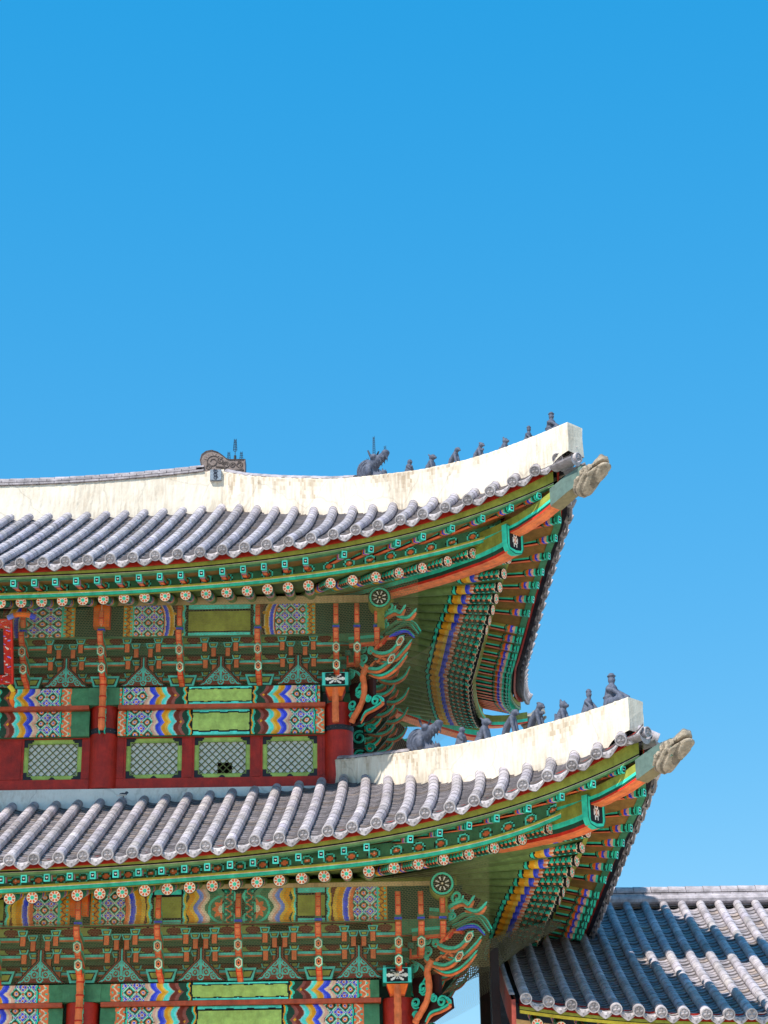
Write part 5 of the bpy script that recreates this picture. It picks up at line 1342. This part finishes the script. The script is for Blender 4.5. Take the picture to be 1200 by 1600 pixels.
for st, par, dz, rr in ((UP, roof_up, 0, False), (LO, roof_lo, -5.37, False), (UP, roof_up, 0, True)):
    d = 4.63 if st is UP else 4.50
    p = diag_path(st, [d], [16.02+dz+(.02 if st is LO else 0)])[0]; ang = -PI/4
    if rr: p[1] = 2*YSID-p[1]; ang = PI/4
    Mx = Matrix.Translation(p) @ Matrix.Rotation(ang, 4, 'Z') @ Matrix.Rotation(-.42, 4, 'Y')
    V = TV[0]; col = srgb(158, 144, 127); mb = MB(); mb.add(V, TV[1], col)
    cF = np.array([V[list(f)].mean(0) for f in TV[1]]); cs = np.repeat(col[None], len(TV[1]), 0); gv = np.sin(48*(cF[:, 0]*.55-cF[:, 2]*1.2+.25*np.abs(cF[:, 1]))); cs[(gv > .35) & (cF[:, 2] < .12) & (cF[:, 0] < .3)] *= .55; g2 = np.sin(70*np.hypot(cF[:, 0], cF[:, 2]-.16)); cs[(g2 > .4) & (cF[:, 2] > .06) & (cF[:, 0] < .22)] *= .6; cs[cF[:, 2] > .19] = srgb(124, 126, 124); mb.c = [cs]  # faces in the carved grooves are coloured darker, painting in their recess shade
    mb.build("beast_cap", M_STONE, par, True, T=np.array(Mx))
    # corner roof tiles above the cap
    if not rr:
        zb_ = 16.50+dz-.02; mb = MB(); d1 = 4.42 if st is UP else 4.14; d0 = d1-.28
        dd_ = np.linspace(d0, d1, 5); zc = np.linspace(zb_, zb_+.06, 5)
        tube(mb, diag_path(st, dd_, zc), .09, TILE*.9, 12); end_disc(mb, diag_path(st, [d1+.01], [zc[-1]])[0], np.array([q2, q2, 0]), np.array([0, 0, 1.]), .10)
        for sg in (-1, 1):
            off = np.array([q2, q2, 0])*sg*.20; pa = diag_path(st, [d0, d1+.08], [zb_-.07, zb_-.04])
            an = np.linspace(PI, 2*PI, 9); rows = [p_+off+np.array([q2, q2, 0])*(np.cos(an)[:, None]*.14)+np.array([0, 0, 1])*(np.sin(an)[:, None]*.07) for p_ in pa]; mb.grid(np.array(rows), TILE*.8)
            lo_ = rows[-1].copy(); lo_[:, 2] -= .03+.06*np.sin(np.linspace(0, PI, 9)); mb.grid(np.stack([rows[-1], lo_], 1), TILEL*.85)
        mb.build("corner_tile", M_TILE, par)

# ------------------------------------------------------------------ corridor on the right
cor = thing("corridor_building", "low corridor building with a plain grey tiled roof beside the gate", "building", (11.5, 2, 0))
CY0, CYR, CX0, CX1 = -1.75, 5.2, 7.62, 16.6
def ce(x): return 6.97+.33*np.clip((11.6-np.asarray(x, float))/4, 0, 1.1)**2
CL = CYR-CY0
def csurf(x, t):
    x, t = np.broadcast_arrays(np.asarray(x, float), np.asarray(t, float)); f = np.clip(t/CL, -.1, 1)
    z = ce(x)*(1-f)+6.97*f+.40*t+.0115*t*t
    return np.stack([x, CY0+t, z], -1)
class CorRoof:
    def surf(s, e, t, side=False): return csurf(e, t)
    def P(s, e, o, z, side=False):
        e, o, z = np.broadcast_arrays(np.asarray(e, float), np.asarray(o, float), np.asarray(z, float)); return np.stack([e, -o, z], -1)
CR = CorRoof(); croof = empty_part("corridor_roof", cor)
pans, drips = MB(), MB(); xs_c = np.arange(CX0+.10, CX1, .378)
for i, x in enumerate(xs_c):
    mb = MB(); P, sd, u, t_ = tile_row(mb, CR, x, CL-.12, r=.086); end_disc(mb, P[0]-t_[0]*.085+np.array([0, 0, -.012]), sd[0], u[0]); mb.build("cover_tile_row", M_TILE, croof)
    if i: pan_channel(pans, CR, xs_c[i-1], x, CL-.1, CL-.1, step=.16); drip_tile(drips, CR, xs_c[i-1], x)
pans.build("pan_tiles", M_TILE, croof); tag(drips.build("drip_tile", M_TILE, croof), kind='stuff')
mb = MB(); X, T_ = np.meshgrid(np.linspace(CX0-.1, CX1, 30), np.linspace(.04, CL, 12), indexing='ij'); P = csurf(X, T_); P[..., 2] -= .14; mb.grid(P, TILED)
P2 = P.copy(); P2[..., 1] = 2*CYR-P2[..., 1]; mb.grid(P2, TILED); mb.build("roof_deck", M_TILE, croof)
# ridge: base course of round tiles, two flat courses, rounded top
mb = MB(); zr = float(csurf(14, CL)[2])-.06
xr = np.linspace(CX0+.4, CX1, 30); tube(mb, np.stack([xr, np.full(30, CYR-.17), np.full(30, zr+.06)], 1), .10, TILE*.95, 10)
for k in range(int((CX1-CX0)/.36)):
    x = CX0+.4+k*.36
    for j, (w, z) in enumerate(((.36, .17), (.33, .235))): box(mb, (x+(j % 2)*.18, CYR, zr+z), (.35, w, .045), TILE*rng.normal(.9, .07))
    an = np.linspace(0, PI, 9); rows = [np.stack([np.full(9, xx), CYR+np.cos(an)*.13*s, zr+.26+np.sin(an)*.10*s], 1) for xx, s in ((x, 1.05), (x+.352, .97))]; mb.grid(np.array(rows), TILE*rng.normal(.95, .06)); mb.poly(rows[0], TILE*.5)
box(mb, ((CX0+CX1)/2+.2, CYR, zr+.05), (CX1-CX0-.4, .30, .24), TILE*.7); mb.build("corridor_ridge", M_TILE, croof)
# left gable: bargeboard and edge tiles
mb = MB(); ts = np.linspace(-.1, CL, 24); top = csurf(np.full(24, CX0-.06), ts); top[:, 2] -= .05
for dx in (0, -.07):
    A = top+[dx-.02, 0, 0]; B = A-[0, 0, .52]; mb.grid(np.stack([A, B], 1), srgb(150, 62, 48))
A = top+[-.02, 0, -.52]; mb.grid(np.stack([A, A+[-.07, 0, 0]], 1), srgb(120, 50, 40)); mb.poly([top[0]+[-.02, 0, 0], top[0]+[-.09, 0, 0], top[0]+[-.09, 0, -.52], top[0]+[-.02, 0, -.52]], srgb(150, 62, 48))
mb.build("bargeboard", M_REDWOOD, cor)
mb = MB()
for k in range(int(CL/.3)):
    a = csurf(CX0-.16, k*.3); b_ = csurf(CX0-.16, k*.3+.33); an = np.linspace(-.2, PI+.2, 8)
    rows = [p+np.stack([np.cos(an)*.045*s+.03, 0*an, np.sin(an)*.035*s+.0], 1) for p, s in ((a, 1.06), (b_, .95))]; mb.grid(np.array(rows), TILEL*rng.normal(.92, .06)); mb.poly(rows[0], TILE*.6)
mb.build("verge_tile", M_TILE, croof)
mb = MB(); xx = np.linspace(CX0, CX1, 40)
def cst(y0, z0, y1, z1, c):
    mb.grid(np.stack([np.stack([xx, np.full(40, y0), ce(xx)+z0], 1), np.stack([xx, np.full(40, y1), ce(xx)+z1], 1)], 1), c)
cst(CY0+.1, -.02, CY0+.1, -.15, DRED); cst(CY0+.13, -.15, CY0+.13, -.20, OLIVE); cst(CY0+.13, -.20, CY0+.13, -.215, BLACK); cst(CY0+.12, -.215, CY0+.12, -.27, YELLOW*.8+OLIVE*.2); cst(CY0+.12, -.27, CY0+.5, -.2, OLIVE*.6)
cst(CY0+1.2, -.2, CY0+1.2, -.75, BEIGE); cst(CY0+.2, -.22, CY0+1.2, .25, WOOD)
mb.build("eave_board", M_PAINT, cor)
for i, x in enumerate(np.arange(CX0+.3, CX1, .40)):
    mb = MB(); z = float(ce(x))-.39; rafter_round(mb, (x, CY0+1.6, z+.45), (x, CY0+.28, z), .095); mb.build("round_rafter", M_PAINT, cor)
mb = MB()
for k in range(4): box(mb, (8.0+2.8*k, -.2, 3.2), (.32, .32, 6.4), DRED)
box(mb, (12.2, -.2, 6.25), (9.0, .26, .34), srgb(60, 110, 74)); box(mb, (12.2, -.1, 4.6), (8.9, .1, 2.9), srgb(220, 212, 196)); box(mb, (12.2, -.14, 1.55), (8.9, .16, 3.1), srgb(150, 140, 128)); 
mb.build("corridor_wall", M_PAINT, cor)
mb = MB(); box(mb, (7.31, -.1, 4.2), (.15, .17, 8.4), DBROWN*.35)
mb.build("gable_post", M_REDWOOD, cor); mb = MB(); box(mb, (7.40, 5.2, 5.0), (.2, .2, 10), DBROWN*.4)
mb.build("gable_post", M_REDWOOD, cor)

# ------------------------------------------------------------------ plaque at the left edge, hanging over the middle bay
t = thing("name_plaque", "large black name plaque with a red cloud-painted frame hanging under the upper eave", "plaque", (-2.95, -.35, 13.62))
TP = Matrix.Translation((-2.95, -.30, 13.62)) @ Matrix.Rotation(.42, 4, 'X')
w, h, fwd = 2.54, .86, .20
def pl(name, fn):
    mb = MB(); fn(mb); return mb.build(name, M_PAINT, t, T=np.array(TP))
pl("board", lambda mb: box(mb, (0, .02, h/2), (w, .05, h), srgb(30, 32, 34)))
def cloud(x, y):
    out = np.empty(x.shape+(3,)); out[:] = srgb(196, 34, 20)
    n_ = np.sin(x*17+3*np.sin(y*23))*np.sin(y*19+2*np.sin(x*13)); out[n_ > .84] = WHITE*.8; out[n_ < -.86] = LBLUE; out[np.abs(n_-.5) < .04] = ORANGE
    return out
def fr(mb):
    b = .165
    for (o, ux, uy, a, c) in (((-w/2-b, -.10, -b), (1, 0, 0), (0, .35, .94), w+2*b, b), ((-w/2-b, -.02, h), (1, 0, 0), (0, -.35, .94), w+2*b, b), ((w/2, -.02, 0), (.94, -.35, 0), (0, 0, 1), b, h), ((-w/2-b, -.08, 0), (.94, .35, 0), (0, 0, 1), b, h)):
        panel(mb, o, ux, uy, a, c, cloud, .014)
    for sx in (-1, 1): box(mb, (sx*(w/2+b), -.05, h/2), (.03, .12, h+2*b), RED)
    for sz in (-b, h+b): box(mb, (0, -.05, sz), (w+2*b, .12, .03), RED)
pl("frame", fr)
def orn(mb):
    for sx in (-1, 1):
        p = bez([(sx*(w/2+.1), -.1, h+.2), (sx*(w/2+.28), -.1, h+.26), (sx*(w/2+.5), -.1, h+.25), (sx*(w/2+.62), -.1, h+.2)], 6); n = len(p)
        for i, c in enumerate((LBLUE, ORANGE, ORANGE, BLUE)): tube(mb, p[int(i*(n-1)/4):int((i+1)*(n-1)/4)+1], .05, c, 8, up=(0, 1, 0))
        p = bez([(sx*(w/2+.10), -.1, -.2), (sx*(w/2+.18), -.1, -.32), (sx*(w/2+.14), -.1, -.46), (sx*(w/2+.20), -.1, -.58), (sx*(w/2+.26), -.1, -.52)], 6); n = len(p)
        for i, c in enumerate((YELLOW, OCHRE, ORANGE, CYAN)): tube(mb, p[int(i*(n-1)/4):int((i+1)*(n-1)/4)+1], .045, c, 8, up=(0, 1, 0))
pl("cloud_ornament", orn)

# ------------------------------------------------------------------ bird nets under the eaves
def net_sheet(mb, rows, uv):
    mb.grid(np.array(rows), np.zeros(3)); 
def net(name, st, label, droop):
    vs, fs, uvs = [], [], []
    def sheet(P):
        P = np.asarray(P); m_, n_ = P.shape[:2]; off = len(vs)
        du = np.concatenate([[0], np.cumsum(np.linalg.norm(np.diff(P[:, 0], axis=0), axis=1))]); 
        for i in range(m_):
            dv = np.concatenate([[0], np.cumsum(np.linalg.norm(np.diff(P[i], axis=0), axis=1))])
            for j in range(n_): vs.append(P[i, j].tolist()); uvs.append((float(du[i]), float(dv[j])))
        for i in range(m_-1):
            for j in range(n_-1): fs.append((off+i*n_+j, off+(i+1)*n_+j, off+(i+1)*n_+j+1, off+i*n_+j+1))
    for side in (False, True):
        es = np.linspace(-8.6 if not side else (2*st.es-1.2 if st is UP else 2*st.es+1.0), 1.55, 70)
        o0, z0 = st.oR(es, side)-.22, st.zR(es, side)-.09
        rows = []
        for f in np.linspace(0, 1, 9):
            o1 = np.maximum(.24 if not side else .35, np.minimum(es*.9, 1.3)); z1 = st.zw-.02+.0*es
            o = o0*(1-f)+o1*f; z = z0*(1-f)+z1*f+.10*np.sin(f*PI)*-1
            o = np.maximum(o, .35) if False else o
            rows.append(st.P(es, o, z, side))
        sheet(np.stack(rows, 1))
    if droop:
        vs, fs, uvs = [], [], []
        for q_ in range(2):
            rows = []
            top_ = bez([(6.70, -.35, 8.15), (7.15, -.05, 8.55), (7.7, .35, 8.80), (8.25, .7, 9.02), (8.6, 1.1, 9.16)], 5); bot_ = bez([(6.42, -.12, 7.62), (6.95, .15, 7.95), (7.5, .5, 8.28), (8.05, .8, 8.72), (8.55, 1.1, 9.08)], 5)
            for i in range(len(top_)):
                g_ = np.linspace(0, 1, 18)[:, None]; q = top_[i]*(1-g_)+bot_[i]*g_
                q[:, 2] += -.10*np.sin(g_[:, 0]*PI)+.02*np.sin(g_[:, 0]*11+i*.8+q_*2); q[:, 0] += .05*np.sin(i*.9+g_[:, 0]*6+q_)+.03*q_; q[:, 1] += .05*q_
                rows.append(q)
            sheet(rows)
    me = bpy.data.meshes.new(name); me.from_pydata(vs, [], fs); uv = me.uv_layers.new(name='UVMap')
    li = np.empty(len(me.loops), int); me.loops.foreach_get('vertex_index', li); uv.data.foreach_set('uv', np.array(uvs, np.float32)[li].ravel())
    me.materials.append(M_NET2 if droop else M_NET); o = bpy.data.objects.new(name, me); COL.objects.link(o); return tag(o, label, "net")
net("bird_net", UP, "fine bird net stretched below the rafters of the upper eave", False)
net("bird_net", LO, "fine bird net stretched below the rafters of the lower eave", False)
net("slack_net", LO, "dark slack bundle of net sagging at the right corner of the lower eave", True)
tag(bpy.data.objects["bird_net"], group="bird nets under the eaves"); tag(bpy.data.objects["bird_net.001"], group="bird nets under the eaves")

# ------------------------------------------------------------------ small bird on a tile row
pB = LO.surf(.05+.36-5.6, 3.95)+np.array([0, 0, .085])
def f_bird(P): return union([ell(P, (0, 0, .065), (.07, .032, .034)), ell(P, (.062, 0, .105), (.028, .024, .025)), cap(P, (.085, 0, .103), (.108, 0, .098), .008, .003), cap(P, (-.05, 0, .055), (-.13, 0, .03), .018, .010)], .015)
V, Fs = sdf_mesh(f_bird, (-.16, -.06, .0), (.13, .06, .15), .009)
mb = MB(); mb.add(V, Fs, srgb(70, 72, 84)); cF = np.array([V[list(f)].mean(0) for f in Fs]); cs = mb.c[0].copy(); cs[(cF[:, 2] < .06)] = srgb(214, 210, 206); mb.c = [cs]
t = thing("bird", "tiny grey and white bird perched on a tile row below the red wall", "bird", tuple(pB), .3)
o = mb.build("body", M_CLAY, None, True); o.parent = t
for s in (-1, 1):
    mb = MB(); tube(mb, [(.005, s*.015, .0), (.0, s*.015, .045)], .004, srgb(60, 40, 30), 4, up=(1, 0, 0)); o = mb.build("leg", M_CLAY); o.parent = t

# ------------------------------------------------------------------ bare tree far behind, in the gap under the eave
t = thing("bare_tree", "bare winter tree showing through the gap under the lower eave", "tree", (13.2, 70, 0))
tr_, cw = MB(), MB()
def grow(p, d, L, r, lev):
    n = 5; pts = [p]; dd_ = d.copy()
    for i in range(n): dd_ = dd_+rng.normal(0, .10, 3)+np.array([0, 0, .03]); dd_ /= np.linalg.norm(dd_); pts.append(pts[-1]+dd_*L/n)
    tube(tr_ if lev < 2 else cw, pts, r, srgb(70, 62, 62), 5, np.linspace(1, .6, n+1), up=(.3, .9, .1))
    if lev < 5:
        for k in range(3 if lev < 4 else 2):
            a = rng.normal(0, 1, 3); a -= dd_*(a@dd_); a /= np.linalg.norm(a); nd = dd_*.75+a*.55; nd /= np.linalg.norm(nd); q = pts[rng.integers(3, n+1)]
            grow(q, nd, L*.72, r*.58, lev+1)
grow(np.array([13.2, 70, 0.]), np.array([0, 0, 1.]), 6.5, .32, 0)
tr_.build("trunk", M_BARK, t); cw.build("crown", M_BARK, t)
